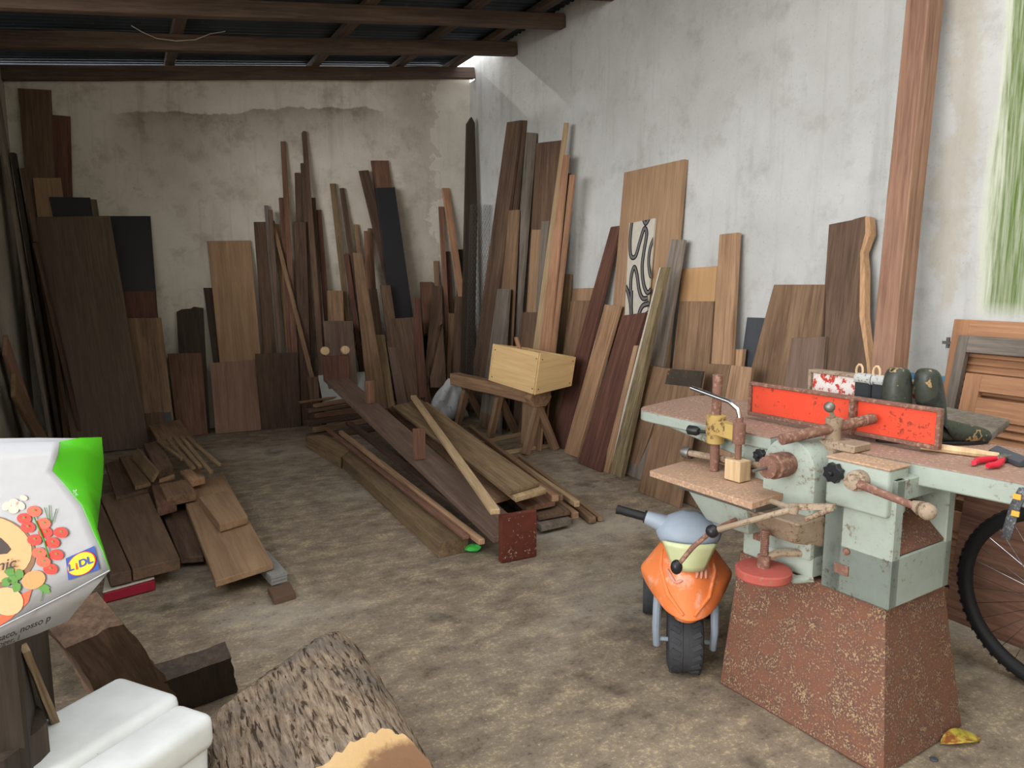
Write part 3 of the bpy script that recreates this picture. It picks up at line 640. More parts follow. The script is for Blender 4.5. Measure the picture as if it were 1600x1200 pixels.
slab('wood_plank', 'flat board at the far left of the fanned offcuts', 'plank', 'umber', [(164,724,.15),(188,717,.15),(232,764,.15),(181,777,.15)], .025)
slab('wood_plank', 'second fanned offcut, lying on the flat board', 'plank', 'brown', [(186,714,.18),(206,711,.18),(236,754,.18),(211,760,.18)], .025)
slab('wood_plank', 'upright-tilted fanned offcut left of the dark block', 'plank', 'olive', [(205,716,.19),(214,700,.26),(245,735,.26),(236,753,.19)], .02)
slab('wood_block', 'dark wide offcut behind the fanned ones', 'block', 'umber', [(224,694,.235),(247,688,.235),(270,727,.235),(246,737,.235)], .05)
slab('wood_block', 'small tan block below the dark wide offcut', 'block', 'tan', [(245,738,.18),(268,732,.18),(273,742,.18),(248,748,.18)], .03)
M['grey_vinyl'] = plain('grey_vinyl', '#9a9a97', .5, var=.3)
for k in range(3):
    slab('laminate_plank', ('lowest', 'middle', 'topmost')[k]+' grey plank of the small stack beyond the pale plank', 'plank', 'grey_vinyl', [(385,868,.047+k*.016),(418,860,.047+k*.016),(449,904-k*5,.047+k*.016),(424,911-k*5,.047+k*.016)], .014, bevel=.001)
for k, lab in enumerate(('left', 'right')):
    m = MB(); P0 = PZ(378+k*18, 905-k*6, .0); P1 = PZ(352+k*18, 852-k*6, .0); d = (P1-P0); R_ = frame(d, (0,0,1)); L_ = d.length
    for q_ in (((0, .004), (.05, .004)), ((-.023, .022), (.004, .04)), ((.023, .022), (.004, .04))): m.box((q_[0][0], q_[0][1], L_/2), (q_[1][0], q_[1][1], L_))
    o = m.build('metal_channel', 'blackplastic', bevel=.001); o.matrix_world = Matrix.Translation(P0+Vector((0,0,.002))) @ R_.to_4x4()
    tag(o, lab+' one of two dark metal channels under the pale plank', 'profile')
slab('brick', 'small brown brick on the floor under the grey plank stack', 'brick', plain('brick_brown', '#6e5646', .9, bump=.3), [(418,918,.03),(452,909,.03),(462,926,.03),(428,936,.03)], .03)
# ================================================================== trestle, box, sack
t = thing('trestle_bench', 'low timber trestle with splayed legs, carrying the pale box', 'trestle', PZ(843, 706))
near = PZ(842, 621, .45); far = PZ(714, 592, .47)
dt = (near-far).normalized(); sd = dt.cross(Vector((0,0,1))).normalized()
inpar(bar('beam', 'pine', far-dt*.04, near-dt*.05, .11, .11, nrm=(0,0,1), jit=.004), t)
ctr = [(.115, .0), (.06, -.075), (-.06, -.075), (-.115, .0), (-.09, .055), (.09, .055)]
bm_ = MB().prism([near+dt*.03+sd*x+Vector((0,0,z)) for x, z in ctr], -dt*.09); inpar(recenter(bm_.build('head_block', 'pine', bevel=.004), near, frame(dt, (0,0,1))), t)
for f_, (fl_, fr_) in ((.99, ((821,711), (868,703))), (.55, ((765,686), (806,676))), (.12, ((715,665), (757,659)))):
    c = far+(near-far)*f_; 
    for k, px in enumerate((fl_, fr_)):
        g = PZ(*px); tp = c+Vector((0,0,-.03))+sd*(.02 if k else -.02)*1; o = bar('leg', 'brown', g, tp, .065, .05, nrm=(-dt.x, -dt.y, 0)); inpar(o, t)
for lab, a, b_ in (('nearer one of two thin battens on the floor under the trestle', (780,709,.015), (856,696,.015)), ('farther one of two thin battens on the floor under the trestle', (748,692,.015), (815,678,.015))):
    stick('wood_batten', lab, 'batten', 'pale', a, b_, .04, .03)
# open box of pale boards
c0 = [PD(836,617,5.62), PD(893,603,5.83), None, PD(763,594,5.95)]; c1 = [PD(845,552,5.62), PD(900,558,5.83), None, PD(770,537,5.95)]
for c_ in (c0, c1): c_[2] = c_[1]+c_[3]-c_[0]
cen = (c0[0]+c0[2])/2; th = .018
t = thing('pale_box', 'open box of new yellow boards sitting on the trestle', 'box', cen)
for i in range(4):
    j = (i+1) % 4; mid = (c0[i]+c0[j])/2; nn = (cen-mid); nn.z = 0; e = (c0[j]-c0[i]).normalized(); nn = (nn-e*nn.dot(e)).normalized()
    ins = e*(th*1.1) if i % 2 else Vector()
    o = MB().prism([c0[i]+ins, c0[j]-ins, c1[j]-ins, c1[i]+ins], nn*th).build('side_board', 'yellow', bevel=.001); recenter(o, mid, frame(e, nn)); inpar(o, t)
    if i in (0, 3):
        for fx, fz in ((.07, .12), (.07, .85), (.93, .12), (.93, .85)):
            p = (c0[i]+(c0[j]-c0[i])*fx)*(1-fz)+(c1[i]+(c1[j]-c1[i])*fx)*fz
            s_ = MB().lathe([(.005, -.002), (.005, .002)], p, nn, 8).build('screw', 'blackplastic'); inpar(s_, t)
o = MB().prism([p+(cen-p)*.06+Vector((0,0,.004)) for p in c0], (0,0,.012)).build('bottom_board', 'yellow'); inpar(o, t)
tag(bar('wood_offcut', 'orange', cen+Vector((0, 0, .03)), PD(806, 527, 5.78), .04, .02), 'short offcut sticking up out of the pale box', 'offcut')
# pale sack hanging at the far end of the trestle
random.seed(5)
top, bot = PZ(712, 590, .47), PZ(690, 655, .0)
def sack(u, v):
    a = 2*math.pi*u; c = top+(bot-top)*v; r = (.07+.13*v**.8)*(1+.18*math.sin(5*a+4*v)+.1*math.sin(9*a-7*v)) * (1 if v < .97 else .75)
    return Vector((c.x+r*1.1*math.cos(a), c.y+r*.75*math.sin(a)-.04, max(c.z, .004)))
m = MB().grid(sack, 40, 18, True); m.f += [tuple(range(40)), tuple(range(17*40, 18*40))]
M['cloth'] = speck('dirty_white_cloth', '#c4c6c6', '#5b5f63', .60, .68, 12, '#a9abac', rough=.8)
tag(m.build('cloth_sack', 'cloth', smooth=1.2), 'dirty white cloth sack hanging from the far end of the trestle', 'sack')
# ================================================================== the planer / mortiser
def painted(name, base, chip, lo, hi, dust, rough=.55):
    t = NT(name); v = t.coords(); big = t.noise(v, 7, 6, .7); fine = t.noise(v, 60, 5, .7)
    c = t.mix(t.ramp(big, [(.35, 0.0), (.7, .55)]), base, dust)
    f = t.math('ADD', t.math('MULTIPLY', fine, .55), t.math('MULTIPLY', big, .45))
    c = t.mix(t.ramp(f, [(lo, 0.0), (hi, .85)]), c, chip)
    t.bump(f, .2, .004); return t.out(c, rough)
M['green'] = painted('pale_green_machine_paint', '#9fa99f', '#6d5a45', .555, .62, '#858a7f')
M['redp'] = painted('red_fence_paint', '#d8452a', '#7a2d1c', .55, .59, '#c4523a')
M['rust'] = speck('rusty_dusty_steel', '#76503f', '#a78a66', .53, .60, 170, '#5c443f', rough=.85, bump=.35)
M['rustbar'] = speck('rusty_bar', '#79574a', '#9b7a68', .5, .62, 70, '#6b4a3e', rough=.75)
M['dusttop'] = speck('sawdust_covered_table', '#98796a', '#b79a86', .5, .62, 90, '#8b6d5d', rough=.9)
M['chipboard'] = speck('dusty_chipboard', '#a98a72', '#c2a283', .5, .6, 110, '#9c7d68', rough=.9)
M['yellowp'] = speck('worn_yellow_paint', '#b59a5a', '#6d5138', .54, .6, 50, '#a68b55', rough=.7)
M['creamy'] = speck('worn_cream_metal', '#8d7b68', '#6b513f', .52, .62, 70, '#a08f7a', rough=.7)
M['whitered'] = speck('worn_white_red_paint', '#cfc4bd', '#b23a2c', .53, .58, 40, '#d8d2cc', rough=.7)
M['handred'] = speck('faded_red_wheel', '#b0594f', '#8c6a58', .55, .62, 60, '#a34b42', rough=.7)
MC = thing('planer_machine', 'old pale green planer and mortiser on a flared rusty base', 'machine', (1.87, 1.25, 0), math.radians(5))
mR = Matrix.Rotation(math.radians(5), 3, 'Z'); mO = Vector((1.87, 1.25, 0))
def ML(p): return mR.inverted() @ (Vector(p)-mO)           # world -> machine
def MW(p): return mR @ Vector(p) + mO
def mx(x, y, c):                                            # pixel on machine plane local x = c
    d = mR.inverted() @ ray(x, y); o = ML(CAM); return o+d*((c-o.x)/d.x)
def mz(x, y, z): return ML(PZ(x, y, z))
def part(name, m, mat, parent=MC, bevel=.004, label=None, **k):
    o = m.build(name, mat, parent, bevel=bevel, **k)
    return tag(o, label)
m = MB(); bt = [(-.035,-.04,0),(.42,-.04,0),(.42,.565,0),(-.035,.565,0)]; tp = [(.03,.028,.485),(.365,.028,.485),(.365,.553,.485),(.03,.553,.485)]
m.add(bt+tp, [(3,2,1,0),(4,5,6,7),(0,1,5,4),(1,2,6,5),(2,3,7,6),(3,0,4,7)]); part('base', m, 'rust', bevel=.008, label='flared rusty steel base')
# main casting with open chip chute on the near face
m = MB(); m.b6(.0,.045,.0,.215,.485,.865); m.b6(.0,.33,.15,.215,.485,.865); m.b6(.0,.33,.0,.215,.485,.635); m.b6(.29,.33,.0,.215,.485,.865); m.b6(.0,.33,.0,.215,.80,.865)
body = part('body', m, 'green', label='pale green casting')
m = MB().prism([(.045,.004,.637),(.29,.004,.637),(.29,.15,.77),(.045,.15,.77)], (0,0,.006)); part('chute_plate', m, 'rust', body)
m = MB().b6(-.004,.003,.125,.17,.545,.575); part('slot', m, 'rustbar', body, 0)
m = MB().lathe([(.011,0),(.011,.006),(.007,.008)], (0,.135,.62), (-1,0,0), 12); part('bolt', m, 'rustbar', body, 0)
m = MB(); m.b6(-.022,.08,.012,.205,.755,.895); gc = part('gear_cover', m, 'green', MC, .01, segs=3)
m = MB().b6(-.024,.082,.01,.207,.893,.9); part('cover_dust', m, 'chipboard', gc, .002)
m = MB().b6(.05,.30,.215,.52,.49,.86); part('side_casting', m, 'green')
m = MB(); arch = [(-.03,.235,.56)]+[(-.03,.33-.095*math.cos(a),.835+.095*math.sin(a)) for a in [math.pi*i/14 for i in range(15)]]+[(-.03,.425,.56)]
m.prism(arch, (.13,0,0)); hs = part('spindle_housing', m, 'green', MC, .008, segs=2)
m = MB().lathe([(.036,0),(.036,.02),(.040,.022),(.040,.075),(.034,.078),(.034,.1),(.02,.102)], (-.03,.332,.85), (-1,0,0), 24); ck = part('chuck', m, 'rustbar', MC, 0)
m = MB().tube([(-.13,.332,.85),(-.19,.334,.848)], .005, 8); part('drill_bit', m, 'dullsteel', ck, 0)
def star(c, ax, r, parent, name='star_knob'):
    c = Vector(c); ax = Vector(ax).normalized(); u = ax.cross(Vector((0,0,1))).normalized(); w_ = ax.cross(u); m = MB()
    m.prism([c+(u*math.cos(t)+w_*math.sin(t))*(r*(1 if k % 2 else .78)) for k, t in enumerate([2*math.pi*i/16 for i in range(16)])], ax*.022)
    m.lathe([(.008,0),(.008,.03),(.005,.032)], c+ax*.002, ax, 10); part(name, m, 'blackplastic', parent, .002)
star(mx(1306,738,-.024), (-1,0,0), .032, MC); star(mx(1197,710,.03)+Vector((-.02,0,0)), (-1,0,0), .024, MC)
# tables
def table(name, outline, z0, z1, lab):
    m = MB().prism([Vector((x, y, z1-.004)) for x, y in outline], (0,0,-(z1-.004-z0))); t_ = part(name, m, 'green', MC, .004, label=lab)
    m = MB().prism([Vector((x, y, z1)) for x, y in outline], (0,0,-.004)); part('worn_top', m, 'dusttop', t_, 0); return t_
nt = table('near_table', [(.092,.40),(.105,.06),(.135,-.25),(.15,-.45),(.56,-.45),(.56,.40)], .835, .9, 'pale green near table, dusty on top')
far_out = [(.045,.46),(.05,.9),(.048,1.06),(.062,1.10),(.10,1.13),(.36,1.20),(.5,1.215),(.56,1.19),(.565,.46)]
table('far_table', far_out, .855, .9, 'pale green far table, dusty on top')
m = MB().prism([(.06,.5,.856),(.06,.98,.856),(.06,.5,.79)], (.45,0,0)); part('table_rib', m, 'green', MC, .006)
m = MB().lathe([(.035,0),(.035,.42)], (.1,.43,.872), (1,0,0), 20); part('cutter_head', m, 'dullsteel', MC, 0)
m = MB(); m.b6(.07,.54,.2,.5,.78,.86); part('table_bed', m, 'green', MC, .004)
# fences
fx = .262
m = MB().b6(fx,fx+.008,.035,.715,.925,1.03); fe = part('red_fence', m, 'redp', MC, .001, label='orange-red painted fence')
for nm, a in (('fence_rim', (fx-.012,fx+.012,.03,.72,1.028,1.04)), ('fence_rim', (fx-.012,fx+.012,.03,.72,.915,.928)), ('fence_rim', (fx-.012,fx+.012,.025,.037,.915,1.04)), ('fence_rim', (fx-.012,fx+.012,.713,.725,.915,1.04))):
    part(nm, MB().b6(*a), 'rustbar', fe, .002)
m = MB(); pa = mx(1337,640,fx); m.b6(fx-.03,fx,pa.y-.008,pa.y+.008,.915,1.035); part('fence_rib', m, 'rustbar', fe, .003)
rf = part('rear_fence', MB().b6(.42,.43,.14,.575,.9,1.085), 'whitered', MC, .001, label='worn white and red rear fence')
for a in ((.405,.445,.135,.58,1.08,1.092), (.405,.445,.572,.584,.9,1.092), (.405,.445,.13,.142,.9,1.092)): part('fence_rim', MB().b6(*a), 'creamy', rf, .002)
# rear wing table, placed from its corners at table height
W = [mz(*p, .9) for p in ((1440,628),(1578,655),(1532,690),(1420,672))]
wg = part('table_wing', MB().prism(W, (0,0,-.03)), 'grey', MC, .003); 
# fence clamp: rod, pivot, lever with ball
a_, b_ = mx(1221,687,-.10), mx(1364,654,.235); m = MB().tube([a_, b_], .017, 16); rod = part('clamp_rod', m, 'rustbar', MC, 0, label='rusty round clamp rod')
pv = a_+(b_-a_)*.56; m = MB().lathe([(.03,-.10),(.034,-.06),(.024,-.05),(.022,.0),(.026,.01),(.026,.03),(.012,.034)], pv, (0,0,1), 18); part('clamp_pivot', m, 'creamy', MC, 0)
m = MB().b6(pv.x-.03,pv.x+.06,pv.y-.09,pv.y+.03,.9,.925); part('clamp_foot', m, 'creamy', MC, .004)
lb = mx(1296,636,pv.x-.04); m = MB().tube([pv+Vector((0,0,.025)), pv.lerp(lb,.55)+Vector((0,0,.01)), lb], [.009,.007,.006], 10); lv = part('clamp_lever', m, 'creamy', MC, 0)
part('lever_ball', MB().ball(lb, .017), 'dullsteel', lv, 0)
# hub and big lever
hb_ = Vector((-.022,.094,.851)); m = MB().lathe([(.03,0),(.03,.028),(.022,.032),(.022,.05),(.016,.052)], hb_, (-1,0,0), 18); hub = part('lever_hub', m, 'creamy', MC, 0)
e_ = mx(1449,799,-.075); m = MB().tube([hb_+Vector((-.038,0,0)), e_], [.013,.009], 12); lv = part('height_lever', m, 'rustbar', MC, 0, label='rusty height lever')
m = MB().ball(e_, .023, 16, (1,1,1)); m.lathe([(.012,0),(.02,.025)], e_+(hb_-e_).normalized()*.045, (e_-hb_), 12); part('lever_ball', m, 'creamy', lv, 0)
# mortising table
zt_ = .75; Q = [mz(*p, zt_) for p in ((1015,735),(1090,714),(1253,762),(1175,786))]
mt = part('mortising_table', MB().prism(Q, (0,0,-.022)), 'chipboard', MC, .002, label='dusty chipboard mortising table')
e0, e1 = Q[1], Q[2]; sd_ = (Q[0]-Q[1]).normalized()
m = MB(); m.prism([e0-sd_*.0+Vector((0,0,.002)), e1+Vector((0,0,.002)), e1-sd_*.02+Vector((0,0,.002)), e0-sd_*.02+Vector((0,0,.002))], (0,0,.012)); part('back_rail', m, 'rustbar', mt, .002)
m = MB().b6(-.14,.06,.36,.70,.70,.728); part('slide_plate', m, 'dullsteel', MC, .003)
m = MB(); m.add([(-.13,.40,.705),(.05,.40,.705),(.05,.66,.705),(-.13,.66,.705),(-.09,.42,.60),(.05,.42,.60),(.05,.60,.60),(-.09,.60,.60)], [(0,1,2,3),(7,6,5,4),(0,4,5,1),(1,5,6,2),(2,6,7,3),(3,7,4,0)]); part('slide_block', m, 'green', MC, .008, segs=2)
m = MB(); m.add([(-.12,.22,.70),(.02,.22,.70),(.02,.42,.70),(-.12,.42,.70),(-.08,.26,.62),(.02,.22,.60),(.02,.42,.60),(-.08,.38,.62)], [(0,1,2,3),(7,6,5,4),(0,4,5,1),(1,5,6,2),(2,6,7,3),(3,7,4,0)]); part('knee_bracket', m, 'creamy', MC, .006)
m = MB(); m.b6(-.02,.05,.235,.50,.50,.70); kn = part('knee_slide', m, 'green', MC, .006)
m = MB().b6(-.024,-.016,.42,.455,.565,.60); part('slot', m, 'rustbar', kn, 0)
m = MB().b6(-.028,-.012,.25,.30,.60,.66); part('way', m, 'rustbar', kn, 0)
# handwheel on its screw
hw = Vector((-.125,.33,.53)); m = MB().lathe([(.08,-.03),(.085,-.024),(.085,-.004),(.08,0),(.02,.003)], hw, (0,0,1), 32); wl = part('handwheel', m, 'handred', MC, 0, label='faded red handwheel')
m = MB().lathe([(.02,.0),(.02,.04),(.012,.042)], hw, (0,0,1), 16)
z = .042
while z < .12: m.lathe([(.011,z),(.0135,z+.003),(.011,z+.006)], hw, (0,0,1), 14); z += .006
part('screw', m, 'rustbar', wl, 0)
m = MB().tube([hw+Vector((0,0,.03)), hw+Vector((.04,-.02,.045)), (-.02,.27,.575)], .013, 8); part('bracket', m, 'creamy', MC, 0)
m = MB().tube([(.0,.24,.50),(-.03,.28,.487),(-.02,.36,.487)], .014, 10); part('lower_tube', m, 'green', MC, 0)
# long operating levers
j1 = Vector((-.15,.217,.754)); bb = mx(1113,830,-.26); lo_ = mx(1057,886,-.33)
m = MB().tube([j1, bb], .009, 10); l1 = part('long_lever', m, 'creamy', MC, 0); part('lever_ball', MB().ball(bb, .021, 16), 'blackplastic', l1, 0)
m = MB().tube([mx(1150,812,-.16), bb+Vector((0,0,.002)), bb.lerp(lo_,.55)+Vector((0,0,.012)), lo_], [.008,.008,.008,.007], 10); l2 = part('bent_lever', m, 'rustbar', MC, 0); 
m = MB().ball(lo_, .019, 16, (1,1,1.25)); part('lever_ball', m, 'blackplastic', l2, 0)
m = MB(); m.tube([mx(1205,783,-.12), j1], .008, 8); m.lathe([(.014,-.012),(.014,.012)], j1, (0,0,1), 14); part('link_bar', m, 'creamy', MC, 0)
k1 = mx(1300,795,-.13); m = MB(); m.prism([j1+Vector((0,.012,.012)), k1+Vector((0,.0,.012)), k1+Vector((0,-.0,-.004)), j1+Vector((0,-.0,-.004))], (.02,0,0)); m.tube([k1, mx(1258,812,-.13)], .008, 8); part('link_bar', m, 'creamy', MC, .001)
# clamp post over the mortising table
pz = mx(1119,650,.0); px_, py_ = pz.x, pz.y
m = MB().tube([(px_,py_,.752),(px_,py_,1.07)], .0165, 16); m.lathe([(.0175,0),(.0175,.022)], (px_,py_,1.07), (0,0,1), 16); po_ = part('clamp_post', m, 'rustbar', MC, 0, label='rusty round clamp post')
m = MB(); m.lathe([(.03,0),(.03,.03),(.034,.035),(.034,.10),(.026,.102)], (px_,py_,.85), (0,0,1), 18)
rx = mx(1155,672,-.03); m.prism([(px_-.02,py_+.02,.885),(rx.x-.015,rx.y,.885),(rx.x+.015,rx.y,.885),(px_+.02,py_-.02,.885)], (0,0,.05)); part('clamp_arm', m, 'yellowp', po_, .002, label='worn yellow clamp arm')
m = MB(); m.lathe([(.011,-.10),(.011,-.05),(.021,-.048),(.021,.02),(.012,.024),(.012,.04)], (rx.x,rx.y,.925), (0,0,1), 16); part('clamp_screw', m, 'rustbar', po_, 0)
c1 = mx(1155,648,rx.x); m = MB().tube([(rx.x,rx.y,.96), c1, mx(1153,640,rx.x), mx(1140,628,rx.x), mx(1080,606,rx.x)], .008, 12); part('clamp_handle', m, 'steel', po_, 0, label='bright bent steel handle')
m = MB().b6(rx.x-.03,rx.x+.025,rx.y-.035,rx.y+.03,.753,.79+.033); part('wood_pad', m, 'pale', po_, .002)
m = MB(); m.lathe([(.012,0),(.018,.01),(.018,.04),(.013,.045)], mx(1092,674,.0), (-.2,1,0), 12); m.tube([mx(1092,674,0), (px_,py_,.885)], .006, 8); part('side_knob', m, 'blackplastic', po_, 0)
a1_ = mx(1078,708,.02); m = MB(); m.tube([a1_, (.05,.43,.80)], .012, 10); cr = part('cross_rod', m, 'creamy', MC, 0); part('rod_end', MB().lathe([(.018,0),(.022,.008),(.02,.03),(.012,.034)], a1_, (a1_-Vector((.05,.43,.80))), 14), 'dullsteel', cr, 0)
# ================================================================== things on the machine
TZ = .9005
def camo():
    t = NT('camouflage_rubber'); n = t.noise(t.coords((1,1,1)), 14, 3, .6)
    c = t.ramp(n, [(.40, '#282c28'), (.46, '#3a3d34'), (.60, '#30342e'), (.63, '#a48658'), (.67, '#2c302c')]); return t.out(c, .4)
M['camo'] = camo()
def boot(label, pos, rz, bend=0.0):
    t = thing('rubber_boot', label, 'boot', MW(pos), rz)
    # stations from the top of the shaft, round the ankle, to the toe: centre (y, z), half width, half depth
    stn = [((bend*1.3,.243),(0,0,1),.012,.012),((bend*1.28,.24),(0,0,1),.028,.026),((bend*1.2,.228),(0,0,1),.036,.037),((bend,.20),(0,0,1),.038,.044),((bend*.4,.14),(0,0,1),.041,.047),((.006,.09),(0,.3,1),.038,.045),((.02,.06),(0,.75,.7),.036,.05),((.05,.045),(0,1,.35),.037,.043),((.09,.036),(0,1,.15),.039,.036),((.14,.03),(0,1,.05),.042,.03),((.18,.026),(0,1,0),.038,.025),((.205,.022),(0,1,0),.022,.016)]
    m = MB(); n = 18
    for (y, z), ax, hw_, hd in stn:
        ax = Vector(ax).normalized(); v = Vector((0, ax.z, -ax.y))
        for i in range(n):
            a = 2*math.pi*i/n; p = Vector((0,y,z)) + Vector((hw_*math.cos(a),0,0)) + v*hd*math.sin(a); p.z = max(p.z, .006); m.v.append(p)
    m.f = [(i*n+j, i*n+(j+1) % n, (i+1)*n+(j+1) % n, (i+1)*n+j) for i in range(len(stn)-1) for j in range(n)] + [tuple(range(n)), tuple(range((len(stn)-1)*n, len(stn)*n))]
    m.build('upper', 'camo', t, smooth=1.4, sub=1)
    sole = [(.036*math.cos(a)*(1 if math.sin(a) > 0 else .9), .075+.13*math.sin(a)) for a in [2*math.pi*i/20 for i in range(20)]]
    MB().prism([(x, y-.0, .0) for x, y in sole], (0,0,.012)).build('sole', 'rubber', t, bevel=.002)
    return t
bp1 = mx(1408,640,.30); bp2 = mx(1438,632,.33)
boot('camouflage rubber boot nearest the red fence, its toe pointing right', (.32,.20,TZ), math.radians(5-128))
boot('camouflage rubber boot farther from the red fence, its shaft bent back', (.385,.12,TZ), math.radians(5-116), -.02)
# rolled black pads with silver ends and tan loops
t = thing('knee_pads', 'folded black pads with silver rolled tops and tan loops, behind the red fence', 'pads', MW((.345,.29,TZ)), math.radians(5))
for k, y in enumerate((.03, -.03)):
    m = MB().prism([(-.02,y-.03,.0),(-.02,y+.03,.0),(-.025,y+.028,.185),(-.025,y-.028,.185)], (.03,0,0)); m.build('pad', plain('black_canvas', '#2e3134', .9, bump=.3), t, bevel=.006)
    m = MB().tube([(-.01,y-.028,.19),(-.01,y+.028,.19)], .019, 14); m.build('silver_roll', speck('silver_tape', '#a8a8a4', '#4a4a4a', .55, .6, 90), t)
    m = MB().tube([(-.01,y+.02+.012*math.cos(a),.215+.022*math.sin(a)) for a in [2*math.pi*i/10 for i in range(11)]], .004, 6); m.build('loop', 'pale', t)
# pliers
t = thing('pliers', 'pliers with red handles lying on the near table', 'pliers', MW((.30,-.12,TZ)), math.radians(5))
M['redgrip'] = plain('red_grip', '#d0203a', .35, var=.1)
for s_ in (-1, 1):
    MB().tube([(.01,s_*.006,.012),(-.03,s_*.018,.012),(-.07,s_*.026,.012),(-.105,s_*.018,.012)], [.007,.0095,.0095,.007], 10).build('grip', 'redgrip', t)
    MB().tube([(.0,s_*.004,.012),(.05,-s_*.008,.012),(.085,-s_*.003,.011)], [.009,.01,.004], 8).build('jaw', 'dullsteel', t)
MB().lathe([(.012,0),(.012,.016)], (.02,0,.004), (0,0,1), 14).build('pivot', 'steel', t)
o = MB().tube([(-.09,.0,.014),(-.03,.004,.014),(.05,-.003,.013),(.11,.002,.012)], [.01,.013,.012,.008], 8).build('wooden_stick', 'pale'); p = mz(1492,705,.91); o.location = MW((p.x,p.y,TZ-.001)); o.rotation_euler = (0,0,math.radians(-62)); tag(o, 'whittled pale stick lying on the near table beside the boot', 'stick')
# black sheath and hanging strap
P_ = [mz(*p, .915) for p in ((1552,702),(1575,712),(1600,722),(1625,720))]
m = MB()
for p in P_: m.v += [p+Vector((.012,-.004,.012)), p+Vector((-.018,.004,.0)), p+Vector((-.018,.004,-.012)), p+Vector((.012,-.004,-.012))]
for i in range(3): m.f += [(i*4+j, i*4+(j+1) % 4, i*4+4+(j+1) % 4, i*4+4+j) for j in range(4)]
m.f += [(0,1,2,3),(12,13,14,15)]
for v in m.v: v.xyz = MW(v)
tag(m.build('black_sheath', 'slate', smooth=1.0), 'black curved sheath lying beside the red pliers', 'sheath')
M['strap'] = speck('grey_webbing', '#4e4e50', '#7d7d80', .5, .6, 160, '#45464a', rough=.9)
path = [mz(1640,712,.905), mz(1612,726,.906), Vector((.165,-.262,.906)), Vector((.128,-.256,.885)), Vector((.122,-.243,.84)), Vector((.12,-.235,.79)), Vector((.12,-.228,.745))]
t = thing('webbing_strap', 'grey webbing strap with yellow bars hanging over the table edge', 'strap', MW(path[3]))
m = MB(); wv = Vector((.004,.013,0))
for p in path: a = MW(p)-t.location; s_ = mR @ wv; m.v += [a+s_, a-s_]
m.f = [(2*i, 2*i+1, 2*i+3, 2*i+2) for i in range(len(path)-1)]
m.build('webbing', 'strap', t, solid=.004, smooth=1.0)
for z0 in (.865, .82):
    m = MB().box((0,0,0), (.004,.018,.014)); o = m.build('yellow_bar', plain('yellow_print', '#e0a63a', .5), t); o.location = MW((.117,-.248,z0))-t.location; o.rotation_euler = (0,.12,.05)
# ================================================================== child's scooter
M['orange'] if False else None
M['orangep'] = speck('faded_orange_plastic', '#e8884f', '#e8b09a', .56, .68, 14, '#e07b42', rough=.5, bump=.03)
M['bluegrey'] = plain('blue_grey_plastic', '#9aa6b4', .45, var=.2)
M['lens'] = plain('pale_lens_plastic', '#c9cfa0', .3, var=.2)
SC = thing('toy_scooter', 'orange and grey toy ride-on scooter beside the rusty base', 'toy', (1.745, 1.945, 0), math.radians(-38))
r_ = .11
m = MB().lathe([(.055,-.055),(.085,-.063),(.1,-.058),(r_,-.044),(r_+.001,-.012),(r_-.002,-.01),(r_-.002,.01),(r_+.001,.012),(r_,.044),(.1,.058),(.085,.063),(.055,.055)], (0,0,r_), (1,0,0), 40)
wh = m.build('front_wheel', 'tyre', SC); tag(wh, 'dusty black front wheel')
m = MB()
for i in range(18):
    a = 2*math.pi*i/18
    for s_ in (-1, 1): m.box((s_*.036, (r_-.002)*math.sin(a+s_*.1), r_+(r_-.002)*math.cos(a+s_*.1)), (.034,.016,.012), Matrix.Rotation(-(a+s_*.1), 3, 'X') @ Matrix.Rotation(s_*.5, 3, 'Z'))
tag(m.build('tread', 'tyre', wh), kind='stuff')
m = MB().lathe([(.058,-.057),(.05,-.045),(.02,-.045),(.02,.045),(.05,.045),(.058,.057)], (0,0,r_), (1,0,0), 24); m.build('rim', 'whitewood', wh)
m = MB().tube([(-.10,0,r_),(.10,0,r_)], .008, 10); m.build('axle', 'bluegrey', SC)
for s_ in (-1, 1):
    m = MB().tube([(s_*.098,.02,.30),(s_*.102,-.005,.24),(s_*.104,-.012,.16),(s_*.1,0,.085)], [.016,.016,.015,.013], 10); m.build('fork_leg', 'bluegrey', SC)
# nose shell: swept shield
def nose(u, v):
    a = -1+2*u; z = .275+.2*v
    w_ = .15+.022*min(v/.3, 1) if v < .3 else .172-.095*((v-.3)/.7)
    fwd = -.15*(1-a*a*.8)*(1-.6*v)-.02+.03*v; wing = .03*max(0, abs(a)-.5)*(1-v)*2
    return Vector((w_*a, fwd+.10*abs(a)**2.2, z+wing-.012*(1-abs(a))*(1-v)))
m = MB().grid(nose, 21, 13); ns = m.build('nose_shell', 'orangep', SC, solid=.006, smooth=1.2, sub=1); tag(ns, 'faded orange nose shell')
for s_ in (-1, 1):
    m = MB()
    pts = [nose(.5+s_*x, v)+Vector((0,-.004,0)) for x, v in ((.06,.08),(.2,.3),(.34,.55),(.42,.8))]; m.tube(pts, [.005,.007,.007,.004], 8); m.build('molded_ridge', 'orangep', ns)
M['pinkp'] = plain('faded_pink_plastic', '#d79a86', .6)
for u0, v0, u1, v1 in ((.22,.62,.34,.50), (.34,.50,.42,.56), (.60,.60,.66,.82), (.66,.58,.71,.80), (.72,.56,.76,.78)):
    MB().tube([nose(u0+(u1-u0)*k/4, v0+(v1-v0)*k/4)+Vector((0,-.005,0)) for k in range(5)], [.003,.006,.007,.006,.003], 8).build('vent', 'pinkp', ns)
m = MB().grid(lambda u, v: Vector((.045*math.cos(math.pi*u)*(1-.2*v), -.02-.06*math.sin(math.pi*u), .215+.05*v)), 12, 4); m.build('mudguard', 'orangep', SC, solid=.004, smooth=1.2)
